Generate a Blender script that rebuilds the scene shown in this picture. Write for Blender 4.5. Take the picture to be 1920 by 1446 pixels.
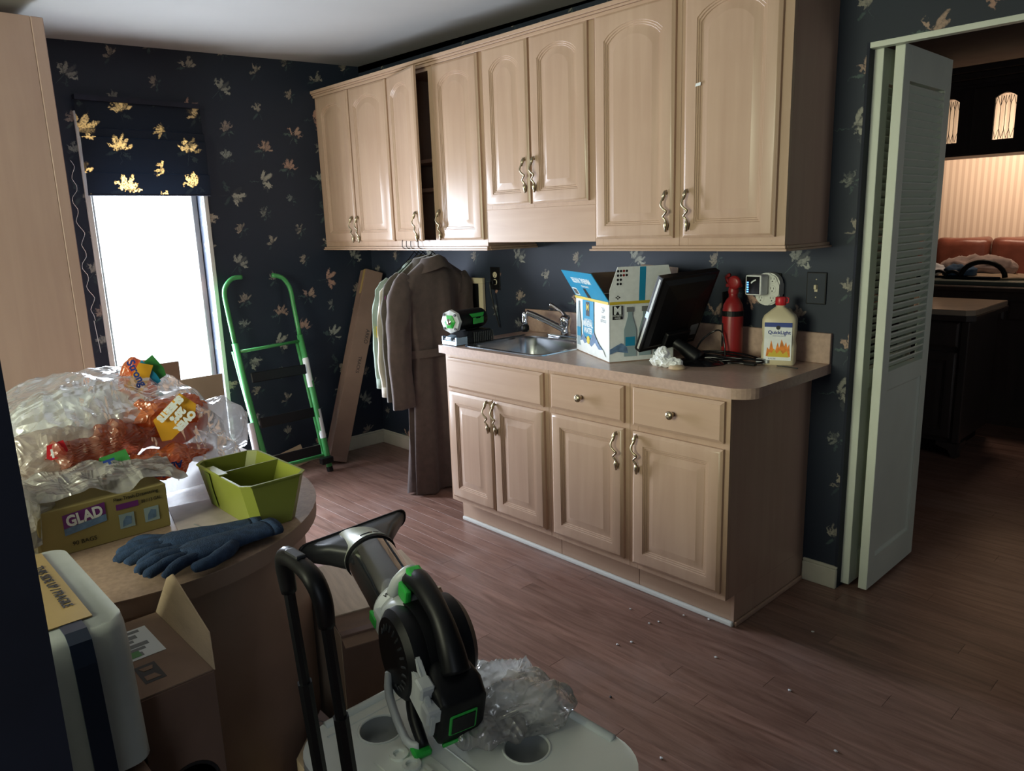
import bpy, bmesh, math, random
from mathutils import Vector, Matrix, noise
R = math.radians
PI = math.pi
scn = bpy.context.scene
for o in list(bpy.data.objects): bpy.data.objects.remove(o)
C = scn.collection
rnd = random.Random(7)

# ------------------------------------------------------------------ camera
CAM = Vector((4.36686, -2.82589, 1.47217)); PITCH, YAW, ROLL, FPX = 0.211224, -0.819116, -0.0328056, 1406.19
_f = Vector((math.sin(YAW)*math.cos(PITCH), math.cos(YAW)*math.cos(PITCH), -math.sin(PITCH)))
_r0 = Vector((math.cos(YAW), -math.sin(YAW), 0)); _u0 = _r0.cross(_f)
_r = math.cos(ROLL)*_r0 + math.sin(ROLL)*_u0; _u = -math.sin(ROLL)*_r0 + math.cos(ROLL)*_u0
cam = bpy.data.objects.new('camera', bpy.data.cameras.new('camera')); C.objects.link(cam)
cam.matrix_world = Matrix(((_r.x, _u.x, -_f.x, CAM.x), (_r.y, _u.y, -_f.y, CAM.y), (_r.z, _u.z, -_f.z, CAM.z), (0, 0, 0, 1)))
cam.data.sensor_width = 36; cam.data.lens = FPX/1920*36; cam.data.clip_start = .05
scn.camera = cam
def at(u, v, n, d):
    """measured image point -> the 3D point where its sight line meets a real surface (axis name or plane normal)"""
    ray = _f + (u-960)/FPX*_r - (v-723)/FPX*_u
    n = {'x': Vector((1, 0, 0)), 'y': Vector((0, 1, 0)), 'z': Vector((0, 0, 1))}[n] if isinstance(n, str) else Vector(n)
    return CAM + ray*((d-n.dot(CAM))/n.dot(ray))

# ------------------------------------------------------------------ light, world, exposure
scn.view_settings.view_transform = 'Standard'; scn.view_settings.look = 'None'
scn.view_settings.gamma = 1; scn.view_settings.use_curve_mapping = False
scn.view_settings.exposure = 0.50
W = bpy.data.worlds.new('sky'); scn.world = W; W.use_nodes = True
W.node_tree.nodes['Background'].inputs[0].default_value = (.86, .93, 1, 1)
W.node_tree.nodes['Background'].inputs[1].default_value = 2.2
def area(name, loc, rot, sx, sy, energy, col, spread=180):
    l = bpy.data.lights.new(name, 'AREA'); l.shape = 'RECTANGLE'; l.size = sx; l.size_y = sy
    l.energy = energy; l.color = col; l.spread = R(spread)
    o = bpy.data.objects.new(name, l); C.objects.link(o); o.location = loc; o.rotation_euler = rot
    return o
area('daylight_left_window', (-.16, -1.39, 1.0), (0, R(-90), 0), 1.5, .5, 78, (.84, .87, 1.0))
area('daylight_rear_window', (2.55, -4.86, 1.60), (R(90), 0, 0), 1.6, 1.1, 54, (.98, 1.0, .66))
area('right_side_fill', (5.32, -4.0, 1.3), (0, R(90), 0), 1.6, .7, 7, (.8, .9, 1.0))  # added side fill for surfaces facing right; the wall behind it is solid
def point(name, loc, energy, col, r=.05):
    l = bpy.data.lights.new(name, 'POINT'); l.energy = energy; l.color = col; l.shadow_soft_size = r
    o = bpy.data.objects.new(name, l); C.objects.link(o); o.location = loc
area('kitchen_wall_washer', (2.75, 4.25, 2.2), (R(56), 0, 0), 1.4, .15, 19, (1.0, .70, .50))
area('kitchen_downlight', (2.7, 3.62, 2.44), (0, 0, 0), .3, .3, 5, (1.0, .74, .55))
area('kitchen_side_fill', (5.36, .75, 1.45), (0, R(90), 0), 1.0, .8, 2.5, (.88, .92, .92))  # added fill to brighten the bifold's side face; no opening in this wall

# ------------------------------------------------------------------ node material helpers
class E:
    """tiny expression builder over Math nodes"""
    nt = None
    def __init__(s, k): s.k = k
    @staticmethod
    def m(op, *a):
        n = E.nt.nodes.new('ShaderNodeMath'); n.operation = op
        for i, x in enumerate(a):
            if isinstance(x, E): E.nt.links.new(x.k, n.inputs[i])
            else: n.inputs[i].default_value = x
        return E(n.outputs[0])
    def __add__(s, o): return E.m('ADD', s, o)
    __radd__ = __add__
    def __mul__(s, o): return E.m('MULTIPLY', s, o)
    __rmul__ = __mul__
    def __sub__(s, o): return E.m('SUBTRACT', s, o)
    def __rsub__(s, o): return E.m('SUBTRACT', o, s)
    def __truediv__(s, o): return E.m('DIVIDE', s, o)
def emax(a, b): return E.m('MAXIMUM', a, b)
def esat(a): return emax(E.m('MINIMUM', a, 1.0), 0.0)
def new_mat(name):
    m = bpy.data.materials.new(name); m.use_nodes = True
    nt = m.node_tree; E.nt = nt
    return m, nt, nt.nodes['Principled BSDF']
def N(nt, t, **kw):
    n = nt.nodes.new(t)
    for k, v in kw.items():
        if k.startswith('i_'): n.inputs[k[2:].replace('_', ' ')].default_value = v
        else: setattr(n, k, v)
    return n
def mixc(nt, fac, a, b):
    n = nt.nodes.new('ShaderNodeMix'); n.data_type = 'RGBA'
    if hasattr(fac, 'k'): nt.links.new(fac.k, n.inputs[0])
    elif isinstance(fac, (int, float)): n.inputs[0].default_value = fac
    else: nt.links.new(fac, n.inputs[0])
    for i, x in ((6, a), (7, b)):
        if isinstance(x, tuple): n.inputs[i].default_value = (*x[:3], 1)
        else: nt.links.new(x, n.inputs[i])
    return n.outputs[2]
def mat(name, col, rough=.5, metal=0, spec=.5, var=.12, vscale=6, bump=0, bscale=200, stretch=(1, 1, 1), trans=0, ior=1.45,
        emit=None, estr=0, coat=0, sheen=0, alpha=1, sss=0):
    m, nt, b = new_mat(name)
    tc = N(nt, 'ShaderNodeTexCoord'); mp = N(nt, 'ShaderNodeMapping'); mp.inputs['Scale'].default_value = stretch
    nt.links.new(tc.outputs['Object'], mp.inputs[0])
    if var:
        no = N(nt, 'ShaderNodeTexNoise', i_Scale=vscale, i_Detail=5.0); nt.links.new(mp.outputs[0], no.inputs['Vector'])
        lo = tuple(c*(1-var) for c in col); hi = tuple(min(1, c*(1+var)) for c in col)
        rp = N(nt, 'ShaderNodeMapRange'); rp.inputs[1].default_value = .3; rp.inputs[2].default_value = .7
        nt.links.new(no.outputs[0], rp.inputs[0])
        nt.links.new(mixc(nt, rp.outputs[0], lo, hi), b.inputs['Base Color'])
    else: b.inputs['Base Color'].default_value = (*col, 1)
    if bump:
        n2 = N(nt, 'ShaderNodeTexNoise', i_Scale=bscale, i_Detail=3.0); nt.links.new(mp.outputs[0], n2.inputs['Vector'])
        bp = N(nt, 'ShaderNodeBump', i_Strength=bump, i_Distance=.002); nt.links.new(n2.outputs[0], bp.inputs['Height'])
        nt.links.new(bp.outputs[0], b.inputs['Normal'])
    b.inputs['Roughness'].default_value = rough; b.inputs['Metallic'].default_value = metal
    b.inputs['Specular IOR Level'].default_value = spec; b.inputs['Transmission Weight'].default_value = trans
    b.inputs['IOR'].default_value = ior; b.inputs['Coat Weight'].default_value = coat; b.inputs['Sheen Weight'].default_value = sheen
    b.inputs['Alpha'].default_value = alpha
    if sss: b.inputs['Subsurface Weight'].default_value = sss
    if emit: b.inputs['Emission Color'].default_value = (*emit, 1); b.inputs['Emission Strength'].default_value = estr
    return m
def wood_mat(name, lo, hi, rough=.35, axis='z', scale=1.0, spec=.5):
    m, nt, b = new_mat(name)
    tc = N(nt, 'ShaderNodeTexCoord'); mp = N(nt, 'ShaderNodeMapping')
    s = {'z': (14, 14, 1.1), 'x': (1.1, 14, 14), 'y': (14, 1.1, 14)}[axis]
    mp.inputs['Scale'].default_value = tuple(k*scale for k in s)
    oi = N(nt, 'ShaderNodeObjectInfo')
    ad = N(nt, 'ShaderNodeVectorMath', operation='ADD'); nt.links.new(tc.outputs['Object'], ad.inputs[0])
    cb = N(nt, 'ShaderNodeCombineXYZ'); r10 = E(oi.outputs['Random'])*7.0
    for i in range(3): nt.links.new(r10.k, cb.inputs[i])
    nt.links.new(cb.outputs[0], ad.inputs[1]); nt.links.new(ad.outputs[0], mp.inputs[0])
    n1 = N(nt, 'ShaderNodeTexNoise', i_Scale=1.6, i_Detail=7.0, i_Distortion=.7); nt.links.new(mp.outputs[0], n1.inputs['Vector'])
    n2 = N(nt, 'ShaderNodeTexNoise', i_Scale=2.2, i_Detail=3.0); nt.links.new(ad.outputs[0], n2.inputs['Vector'])
    f = esat((E(n1.outputs[0])-.32)*1.6*.6 + (E(n2.outputs[0])-.3)*1.0)
    nt.links.new(mixc(nt, f, lo, hi), b.inputs['Base Color'])
    bp = N(nt, 'ShaderNodeBump', i_Strength=.06, i_Distance=.002); nt.links.new(n1.outputs[0], bp.inputs['Height'])
    nt.links.new(bp.outputs[0], b.inputs['Normal'])
    b.inputs['Roughness'].default_value = rough; b.inputs['Specular IOR Level'].default_value = spec
    return m
def floral(name, ground, cell=.175, amp=1.0, translucent=0, dim=1.0, big=1.0, seed=0.0):
    """dark wallpaper with one printed sprig per staggered cell, repeating like a roll"""
    m, nt, b = new_mat(name)
    g = N(nt, 'ShaderNodeNewGeometry'); sp = N(nt, 'ShaderNodeSeparateXYZ'); nt.links.new(g.outputs['Position'], sp.inputs[0])
    x, y, z = (E(sp.outputs[i]) for i in range(3))
    wn = N(nt, 'ShaderNodeTexNoise', i_Scale=55.0, i_Detail=2.0); nt.links.new(g.outputs['Position'], wn.inputs['Vector'])
    wob = (E(wn.outputs[0])-.5)*.07
    u = (x+y)/cell + 20.13 + wob*3.0; v = z/cell + .37 + wob*3.0
    cu = E.m('FLOOR', u); odd = E.m('MODULO', cu, 2.0); v = v + odd*.5
    cv = E.m('FLOOR', v)
    fu = u-cu-.5; fv = v-cv-.5
    cb = N(nt, 'ShaderNodeCombineXYZ')
    nt.links.new(E.m('MODULO', cu, 4.0).k, cb.inputs[0]); nt.links.new(E.m('MODULO', cv, 5.0).k, cb.inputs[1]); cb.inputs[2].default_value = seed
    wh = N(nt, 'ShaderNodeTexWhiteNoise', noise_dimensions='3D'); nt.links.new(cb.outputs[0], wh.inputs['Vector'])
    sc = N(nt, 'ShaderNodeSeparateColor'); nt.links.new(wh.outputs['Color'], sc.inputs[0])
    r1, r2, r3 = (E(sc.outputs[i]) for i in range(3)); r4 = E(wh.outputs['Value'])
    ang = (r1-.5)*3.4; ca = E.m('COSINE', ang); sa = E.m('SINE', ang)
    fu = fu + (r2-.5)*.30; fv = fv + (r3-.5)*.30
    size = (.62 + E.m('POWER', r4, 1.4)*.80)*big
    px = (fu*ca - fv*sa)/size; py = (fu*sa + fv*ca)/size + .05
    st = N(nt, 'ShaderNodeTexNoise', i_Scale=140.0, i_Detail=4.0); nt.links.new(g.outputs['Position'], st.inputs['Vector'])
    streak = E(st.outputs[0])
    val = None; green = None
    for a, cc, aa, bb, gr in ((-66, .15, .045, .14, 0), (-28, .18, .060, .16, 0), (5, .19, .052, .18, 0), (30, .16, .058, .14, 0),
                              (60, .20, .040, .10, 0), (-115, .19, .045, .15, 1), (125, .15, .04, .12, 1), (178, .14, .008, .17, 1)):
        c_, s_ = math.cos(R(a)), math.sin(R(a))
        qx = px*c_ - py*s_; qy = px*s_ + py*c_ - cc
        e = (qx/aa)*(qx/aa) + (qy/bb)*(qy/bb)
        wk = E.m('FRACT', (r1+r3*2.3)*(7.3+a*.031)); keep = esat((wk-.12)*6.0)
        br = esat((1.0-e)*2.2)*(.18 + .82*esat(1.05-e*.9 + (streak-.5)*2.0))*keep*(.5+.5*wk)
        if gr: green = br*.6 if green is None else emax(green, br*.6)
        else: val = br if val is None else emax(val, br)
    pet = mixc(nt, r2, (.46, .38, .29), (.26, .31, .29)); pet = mixc(nt, esat((r3-.66)*3.0), pet, (.42, .25, .19))
    fac = esat(val*amp*(.45+.75*r4)); facg = esat(green*amp*.8*(.4+.7*r3))
    gn = N(nt, 'ShaderNodeTexNoise', i_Scale=2.2, i_Detail=3.0); nt.links.new(g.outputs['Position'], gn.inputs['Vector'])
    base = mixc(nt, gn.outputs[0], tuple(c*.75 for c in ground), tuple(c*1.25 for c in ground))
    c1 = mixc(nt, facg, base, (.13*dim, .20*dim, .17*dim)); col = mixc(nt, fac, c1, pet)
    nt.links.new(col, b.inputs['Base Color'])
    b.inputs['Roughness'].default_value = .55; b.inputs['Specular IOR Level'].default_value = .35
    if translucent:
        tr = N(nt, 'ShaderNodeBsdfTranslucent'); gold = mixc(nt, fac*esat((streak-.36)*4.5+.12), (0.0012, .0018, .003), (.62, .36, .11)); nt.links.new(gold, tr.inputs[0])
        mx = N(nt, 'ShaderNodeMixShader'); mx.inputs[0].default_value = translucent
        nt.links.new(b.outputs[0], mx.inputs[1]); nt.links.new(tr.outputs[0], mx.inputs[2])
        nt.links.new(mx.outputs[0], nt.nodes['Material Output'].inputs[0])
    return m
def film_mat(name, tint, white=.25, gloss=.35, clear=.55, rough=.12, bscale=28, bstr=.7):
    """thin crinkled plastic film: part see-through, part milky, part glossy"""
    m, nt, b = new_mat(name)
    nt.nodes.remove(b)
    tc = N(nt, 'ShaderNodeTexCoord')
    mp = N(nt, 'ShaderNodeMapping'); mp.inputs['Scale'].default_value = (1, .28, .55); mp.inputs['Rotation'].default_value = (.5, .3, .6); nt.links.new(tc.outputs['Object'], mp.inputs[0])
    mp2 = N(nt, 'ShaderNodeMapping'); mp2.inputs['Scale'].default_value = (.35, 1, .6); mp2.inputs['Rotation'].default_value = (.9, .1, -.5); nt.links.new(tc.outputs['Object'], mp2.inputs[0])
    no = N(nt, 'ShaderNodeTexNoise', i_Scale=bscale*1.3, i_Detail=2.5, i_Distortion=.8); vo = N(nt, 'ShaderNodeTexNoise', i_Scale=bscale*1.1, i_Detail=2.0, i_Distortion=.8)
    nt.links.new(mp.outputs[0], no.inputs['Vector']); nt.links.new(mp2.outputs[0], vo.inputs['Vector'])
    bp = N(nt, 'ShaderNodeBump', i_Strength=bstr, i_Distance=.02)
    nt.links.new((1.0-E.m('ABSOLUTE', (E(vo.outputs[0])-.5)*3.0)+1.0-E.m('ABSOLUTE', (E(no.outputs[0])-.5)*3.0)).k, bp.inputs['Height'])
    tr = N(nt, 'ShaderNodeBsdfTransparent'); tr.inputs[0].default_value = (*tint, 1)
    df = N(nt, 'ShaderNodeBsdfDiffuse'); df.inputs[0].default_value = (.75*tint[0], .75*tint[1], .75*tint[2], 1)
    tl = N(nt, 'ShaderNodeBsdfTranslucent'); tl.inputs[0].default_value = (tint[0], tint[1], tint[2], 1)
    gl = N(nt, 'ShaderNodeBsdfGlossy', i_Roughness=rough); gl.inputs[0].default_value = (1, 1, 1, 1)
    for s in (df, gl, tl): nt.links.new(bp.outputs[0], s.inputs['Normal'])
    a = N(nt, 'ShaderNodeMixShader'); a.inputs[0].default_value = .5; nt.links.new(df.outputs[0], a.inputs[1]); nt.links.new(tl.outputs[0], a.inputs[2])
    c = N(nt, 'ShaderNodeMixShader'); c.inputs[0].default_value = white; nt.links.new(tr.outputs[0], c.inputs[1]); nt.links.new(a.outputs[0], c.inputs[2])
    lw = N(nt, 'ShaderNodeLayerWeight', i_Blend=.35); nt.links.new(bp.outputs[0], lw.inputs['Normal'])
    d = N(nt, 'ShaderNodeMixShader'); nt.links.new(esat(E(lw.outputs['Fresnel'])*gloss*1.6+gloss*.12).k, d.inputs[0])
    nt.links.new(c.outputs[0], d.inputs[1]); nt.links.new(gl.outputs[0], d.inputs[2])
    nt.links.new(d.outputs[0], nt.nodes['Material Output'].inputs[0])
    return m

M = {}
M['maple'] = wood_mat('pickled_maple', (.40, .265, .185), (.52, .37, .265), .30)
M['maple_side'] = wood_mat('maple_side_panel', (.40, .26, .19), (.52, .36, .27), .45)
M['maple_x'] = wood_mat('maple_rail', (.40, .265, .185), (.52, .37, .265), .30, 'x')
M['laminate'] = mat('countertop_laminate', (.44, .31, .25), .28, var=.10, vscale=60, spec=.5)
M['table_lam'] = mat('table_laminate', (.36, .25, .19), .38, var=.16, vscale=90)
M['pantry'] = wood_mat('pantry_veneer', (.38, .26, .23), (.48, .345, .30), .42)
M['inside'] = mat('cabinet_inside', (.10, .07, .055), .7)
M['brass'] = mat('antique_brass', (.42, .36, .25), .32, 1, var=.3, vscale=60)
M['chrome'] = mat('chrome', (.75, .77, .8), .1, 1, var=0)
M['steel'] = mat('brushed_steel', (.55, .58, .62), .24, 1, var=.08, vscale=30, stretch=(1, 12, 12))
M['wall_blue'] = floral('floral_wallpaper', (.0175, .0255, .043), cell=.195, amp=1.15)
M['shade'] = floral('floral_shade_fabric', (.017, .024, .039), cell=.19, amp=1.5, translucent=.5, big=1.35, seed=3.0)
M['ceiling'] = mat('ceiling_paint', (.39, .39, .38), .8, var=.03, vscale=2, bump=.15, bscale=90)
M['white_trim'] = mat('white_trim_paint', (.66, .68, .64), .4, var=.05)
M['cream'] = mat('cream_baseboard', (.52, .50, .42), .5, var=.1)
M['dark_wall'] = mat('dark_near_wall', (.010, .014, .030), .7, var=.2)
M['black'] = mat('black_plastic', (.004, .0045, .006), .42, spec=.35, var=.1)
M['black_gloss'] = mat('black_gloss', (.008, .008, .010), .12, var=0)
M['dkgrey'] = mat('dark_grey_plastic', (.03, .033, .036), .4)
M['grey'] = mat('light_grey_plastic', (.50, .53, .54), .38, var=.05)
M['green'] = mat('bright_green_plastic', (.03, .42, .06), .35, var=.05)
M['green_tube'] = mat('green_painted_steel', (.06, .30, .09), .28, var=.08)
M['lime'] = mat('lime_green_plastic', (.20, .225, .034), .35, var=.06)
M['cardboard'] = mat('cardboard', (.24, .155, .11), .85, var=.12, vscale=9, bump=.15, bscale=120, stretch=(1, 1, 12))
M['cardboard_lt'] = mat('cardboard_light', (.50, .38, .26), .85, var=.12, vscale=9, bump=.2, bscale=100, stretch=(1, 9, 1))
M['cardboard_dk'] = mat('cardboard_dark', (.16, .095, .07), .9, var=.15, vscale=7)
M['cardboard_in'] = mat('cardboard_inside', (.17, .12, .085), .9)
M['door_white'] = mat('bifold_white_paint', (.70, .75, .66), .42, var=.04)
M['dark_wood'] = wood_mat('dark_kitchen_wood', (.040, .031, .030), (.085, .066, .060), .36)
M['coat'] = mat('brown_wool', (.085, .060, .055), .9, var=.15, vscale=30, bump=.3, bscale=500, sheen=.3)
M['coat2'] = mat('dark_olive_wool', (.075, .062, .05), .9, var=.15, vscale=30, sheen=.3)
M['tan'] = mat('tan_cotton', (.48, .44, .38), .85, var=.08, sheen=.2)
M['sage'] = mat('sage_green_cotton', (.27, .34, .29), .85, var=.08, sheen=.2)
M['white_paper'] = mat('white_paper', (.72, .75, .76), .6, var=.04)
M['white_print'] = mat('white_print', (.80, .84, .86), .45, var=.05, vscale=40)
M['blue_print'] = mat('cyan_blue_print', (.02, .27, .48), .4, var=.05)
M['yellow_print'] = mat('yellow_print', (.62, .46, .04), .45, var=.05)
M['ink'] = mat('black_ink', (.012, .012, .014), .5, var=0)
M['inkgrey'] = mat('grey_ink', (.18, .19, .20), .6, var=0)
M['bottle_print'] = mat('printed_bottle_grey', (.30, .40, .45), .4, var=.1)
M['mount_blue'] = mat('mountain_blue_print', (.13, .22, .38), .5, var=.3, vscale=50)
M['red'] = mat('extinguisher_red', (.27, .016, .018), .35, var=.12)
M['redcap'] = mat('red_cap', (.55, .02, .03), .35, var=.05)
M['ivory'] = mat('ivory_plastic', (.60, .53, .37), .4, var=.05, sss=0)
M['bottle'] = mat('cream_hdpe', (.62, .55, .38), .38, var=.04)
M['flame'] = mat('flame_orange_print', (.72, .22, .02), .5, var=.3, vscale=60)
M['navy'] = mat('navy_print', (.02, .05, .26), .45, var=.04)
M['purple'] = mat('purple_print', (.16, .03, .20), .45, var=.05)
M['yellowbox'] = mat('yellow_carton', (.30, .24, .09), .6, var=.08)
M['glove'] = mat('blue_knit', (.016, .036, .085), .97, var=.3, vscale=60, bump=.8, bscale=350)
M['orange'] = mat('orange_film_print', (.62, .14, .035), .3, var=.12)
M['orange2'] = mat('amber_film_print', (.72, .36, .03), .3, var=.12)
M['leaf'] = mat('green_film_print', (.05, .24, .06), .3, var=.1)
M['magenta'] = mat('magenta_patch', (.45, .08, .40), .6, var=.05)
M['leather'] = mat('brown_leather', (.13, .042, .028), .32, var=.25, vscale=7, bump=.3, bscale=60)
M['stripe_dark'] = mat('navy_band_film', (.012, .022, .05), .3, var=.15)
M['foam'] = mat('white_wrapped_foam', (.40, .43, .42), .4, var=.08, vscale=12, bump=.3, bscale=25)
M['tape'] = mat('kraft_tape', (.36, .25, .09), .35, var=.1)
M['tissue'] = mat('white_tissue', (.82, .85, .88), .9, var=.04)
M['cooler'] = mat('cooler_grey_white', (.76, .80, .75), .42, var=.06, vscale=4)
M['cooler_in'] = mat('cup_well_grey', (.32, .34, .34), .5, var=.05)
M['jeans'] = mat('blue_denim', (.09, .16, .26), .9)
M['cloth_pink'] = mat('pale_pink_cloth', (.52, .40, .36), .9)
M['black_cloth'] = mat('black_cloth', (.008, .008, .010), .95)
M['bubble'] = film_mat('bubble_film', (1, 1, 1), .35, .6, bscale=22, bstr=.35)
M['clear_bag'] = film_mat('clear_bag_film', (.98, .99, 1.0), .36, .36, rough=.2, bscale=12, bstr=.5)
M['milky_bag'] = film_mat('milky_bag_film', (.80, .78, .76), .62, .35, bscale=14, bstr=.8)
M['glass'] = film_mat('window_glass', (.97, 1, 1), .01, .10, bscale=1, bstr=0)
M['tube_clear'] = film_mat('clear_tube', (.70, .74, .80), .05, .95, rough=.06, bscale=1, bstr=0)
M['led'] = mat('blue_led', (.02, .05, .3), .3, emit=(.1, .35, 1), estr=2.5, var=0)
M['silverblue'] = mat('silver_badge', (.45, .58, .72), .25, .6, var=.05)
M['yellow_card'] = mat('yellow_badge', (.70, .55, .05), .5, var=0)
M['brown_edge'] = mat('edge_band', (.30, .20, .155), .4, var=.08)

def floor_mat():
    m, nt, b = new_mat('plank_laminate')
    g = N(nt, 'ShaderNodeNewGeometry'); oi = N(nt, 'ShaderNodeObjectInfo')
    mp = N(nt, 'ShaderNodeMapping'); mp.inputs['Scale'].default_value = (1.6, 14, 1)
    ad = N(nt, 'ShaderNodeVectorMath', operation='ADD'); cb = N(nt, 'ShaderNodeCombineXYZ')
    rr = E(oi.outputs['Random'])*9.0; nt.links.new(rr.k, cb.inputs[0]); nt.links.new(rr.k, cb.inputs[2])
    nt.links.new(g.outputs['Position'], ad.inputs[0]); nt.links.new(cb.outputs[0], ad.inputs[1]); nt.links.new(ad.outputs[0], mp.inputs[0])
    n1 = N(nt, 'ShaderNodeTexNoise', i_Scale=1.5, i_Detail=8.0, i_Distortion=1.6, i_Roughness=.65); nt.links.new(mp.outputs[0], n1.inputs['Vector'])
    n2 = N(nt, 'ShaderNodeTexNoise', i_Scale=1.3, i_Detail=5.0, i_Roughness=.7); nt.links.new(g.outputs['Position'], n2.inputs['Vector'])
    f = esat((E(n1.outputs[0])-.33)*2.6)
    c1 = mixc(nt, f, (.15, .078, .058), (.31, .185, .145))
    c2 = mixc(nt, esat((E(n2.outputs[0])-.52)*1.8), c1, (.35, .27, .25))
    tone = mixc(nt, E(oi.outputs['Random']), (.85, .85, .85), (1.12, 1.1, 1.1))
    mu = N(nt, 'ShaderNodeMix', data_type='RGBA', blend_type='MULTIPLY'); mu.inputs[0].default_value = 1
    nt.links.new(c2, mu.inputs[6]); nt.links.new(tone, mu.inputs[7]); nt.links.new(mu.outputs[2], b.inputs['Base Color'])
    nt.links.new(esat(.20+E(n2.outputs[0])*.34).k, b.inputs['Roughness']); b.inputs['Specular IOR Level'].default_value = .45
    bp = N(nt, 'ShaderNodeBump', i_Strength=.12, i_Distance=.002); nt.links.new(n1.outputs[0], bp.inputs['Height']); nt.links.new(bp.outputs[0], b.inputs['Normal'])
    return m
M['floor'] = floor_mat()
def stripe_mat():
    m, nt, b = new_mat('striped_wallpaper')
    g = N(nt, 'ShaderNodeNewGeometry'); sp = N(nt, 'ShaderNodeSeparateXYZ'); nt.links.new(g.outputs['Position'], sp.inputs[0])
    w = esat(E.m('SINE', (E(sp.outputs[0])+E(sp.outputs[1]))*120.0)*1.5+.5)
    nt.links.new(mixc(nt, w, (.50, .42, .34), (.62, .54, .44)), b.inputs['Base Color']); b.inputs['Roughness'].default_value = .5
    return m
M['stripe'] = stripe_mat()

# ------------------------------------------------------------------ mesh helpers
def bm_new(): return bmesh.new()
def box(bm, x0, x1, y0, y1, z0, z1, bev=0, seg=1):
    r = bmesh.ops.create_cube(bm, size=1)['verts']
    for v in r: v.co = Vector(((x0+x1)/2+v.co.x*(x1-x0), (y0+y1)/2+v.co.y*(y1-y0), (z0+z1)/2+v.co.z*(z1-z0)))
    if bev:
        es = list({e for v in r for e in v.link_edges})
        bmesh.ops.bevel(bm, geom=es, offset=bev, segments=seg, affect='EDGES', profile=.6)
    return bm
def xform(bm, mtx, start=0):
    bm.verts.ensure_lookup_table()
    for v in bm.verts[start:]: v.co = mtx @ v.co
def prism(bm, pts, z0, z1, bev=0):
    """extrude the polygon pts (x, y) from z0 to z1"""
    n = len(pts); a = [bm.verts.new((p[0], p[1], z0)) for p in pts]; b = [bm.verts.new((p[0], p[1], z1)) for p in pts]
    fs = [bm.faces.new(a[::-1]), bm.faces.new(b)]
    for i in range(n): fs.append(bm.faces.new((a[i], a[(i+1) % n], b[(i+1) % n], b[i])))
    if bev:
        es = [e for f in fs[:2] for e in f.edges]
        bmesh.ops.bevel(bm, geom=list(set(es)), offset=bev, segments=2, affect='EDGES')
    return bm
def rings(bm, rs, cap0=True, cap1=True, closed=True):
    vs = [[bm.verts.new(p) for p in r] for r in rs]; n = len(rs[0])
    for i in range(len(vs)-1):
        for j in range(n if closed else n-1):
            k = (j+1) % n
            try: bm.faces.new((vs[i][j], vs[i][k], vs[i+1][k], vs[i+1][j]))
            except ValueError: pass
    if cap0: bm.faces.new(vs[0][::-1])
    if cap1: bm.faces.new(vs[-1])
    return bm
def catmull(pts, n=6):
    pts = [Vector(p) for p in pts]; out = []
    for i in range(len(pts)-1):
        p0 = pts[max(i-1, 0)]; p1 = pts[i]; p2 = pts[i+1]; p3 = pts[min(i+2, len(pts)-1)]
        for k in range(n):
            t = k/n
            out.append(.5*((2*p1)+(-p0+p2)*t+(2*p0-5*p1+4*p2-p3)*t*t+(-p0+3*p1-3*p2+p3)*t**3))
    out.append(pts[-1]); return out
def tube(bm, pts, r, seg=10, smooth=0, cap=True, flat=1.0, upv=None):
    if smooth: 
        rr = r if isinstance(r, (list, tuple)) else None
        m = len(pts); pts = catmull(pts, smooth)
        if rr: r = [rr[min(int(i/smooth), m-2)]*(1-(i/smooth-min(int(i/smooth), m-2)))+rr[min(int(i/smooth), m-2)+1]*(i/smooth-min(int(i/smooth), m-2)) for i in range(len(pts))]
    pts = [Vector(p) for p in pts]; n = len(pts)
    T = [(pts[min(i+1, n-1)]-pts[max(i-1, 0)]).normalized() for i in range(n)]
    a = Vector(upv) if upv else (Vector((0, 0, 1)) if abs(T[0].z) < .9 else Vector((1, 0, 0)))
    a = (a-T[0]*a.dot(T[0])).normalized(); rs = []
    for i in range(n):
        a = (a-T[i]*a.dot(T[i])).normalized(); b = T[i].cross(a); q = r[i] if isinstance(r, (list, tuple)) else r
        rs.append([pts[i]+(a*math.cos(2*PI*k/seg)+b*math.sin(2*PI*k/seg)*flat)*q for k in range(seg)])
    return rings(bm, rs, cap, cap)
def lathe(bm, prof, seg=24, axis='z', c=(0, 0, 0), cap0=True, cap1=True):
    rs = []
    for r, h in prof:
        ring = []
        for k in range(seg):
            a = 2*PI*k/seg; p = {'z': (r*math.cos(a), r*math.sin(a), h), 'y': (r*math.cos(a), h, -r*math.sin(a)), 'x': (h, r*math.cos(a), r*math.sin(a))}[axis]
            ring.append(Vector(p)+Vector(c))
        rs.append(ring)
    return rings(bm, rs, cap0, cap1)
def mesh(name, bm, m, smooth=False, autosmooth=None):
    bmesh.ops.recalc_face_normals(bm, faces=bm.faces)
    me = bpy.data.meshes.new(name); bm.to_mesh(me); bm.free()
    ms = m if isinstance(m, list) else [m]
    for k in ms: me.materials.append(M[k] if isinstance(k, str) else k)
    if smooth or autosmooth:
        for p in me.polygons: p.use_smooth = True
        if autosmooth: me.set_sharp_from_angle(angle=R(autosmooth))
    return me
def obj(name, bm, m, parent=None, smooth=False, auto=None, loc=None, rot=None):
    me = bm if isinstance(bm, bpy.types.Mesh) else mesh(name, bm, m, smooth, auto)
    o = bpy.data.objects.new(name, me); C.objects.link(o)
    if parent: o.parent = parent
    if loc is not None: o.location = loc
    if rot is not None: o.rotation_euler = rot
    return o
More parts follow.
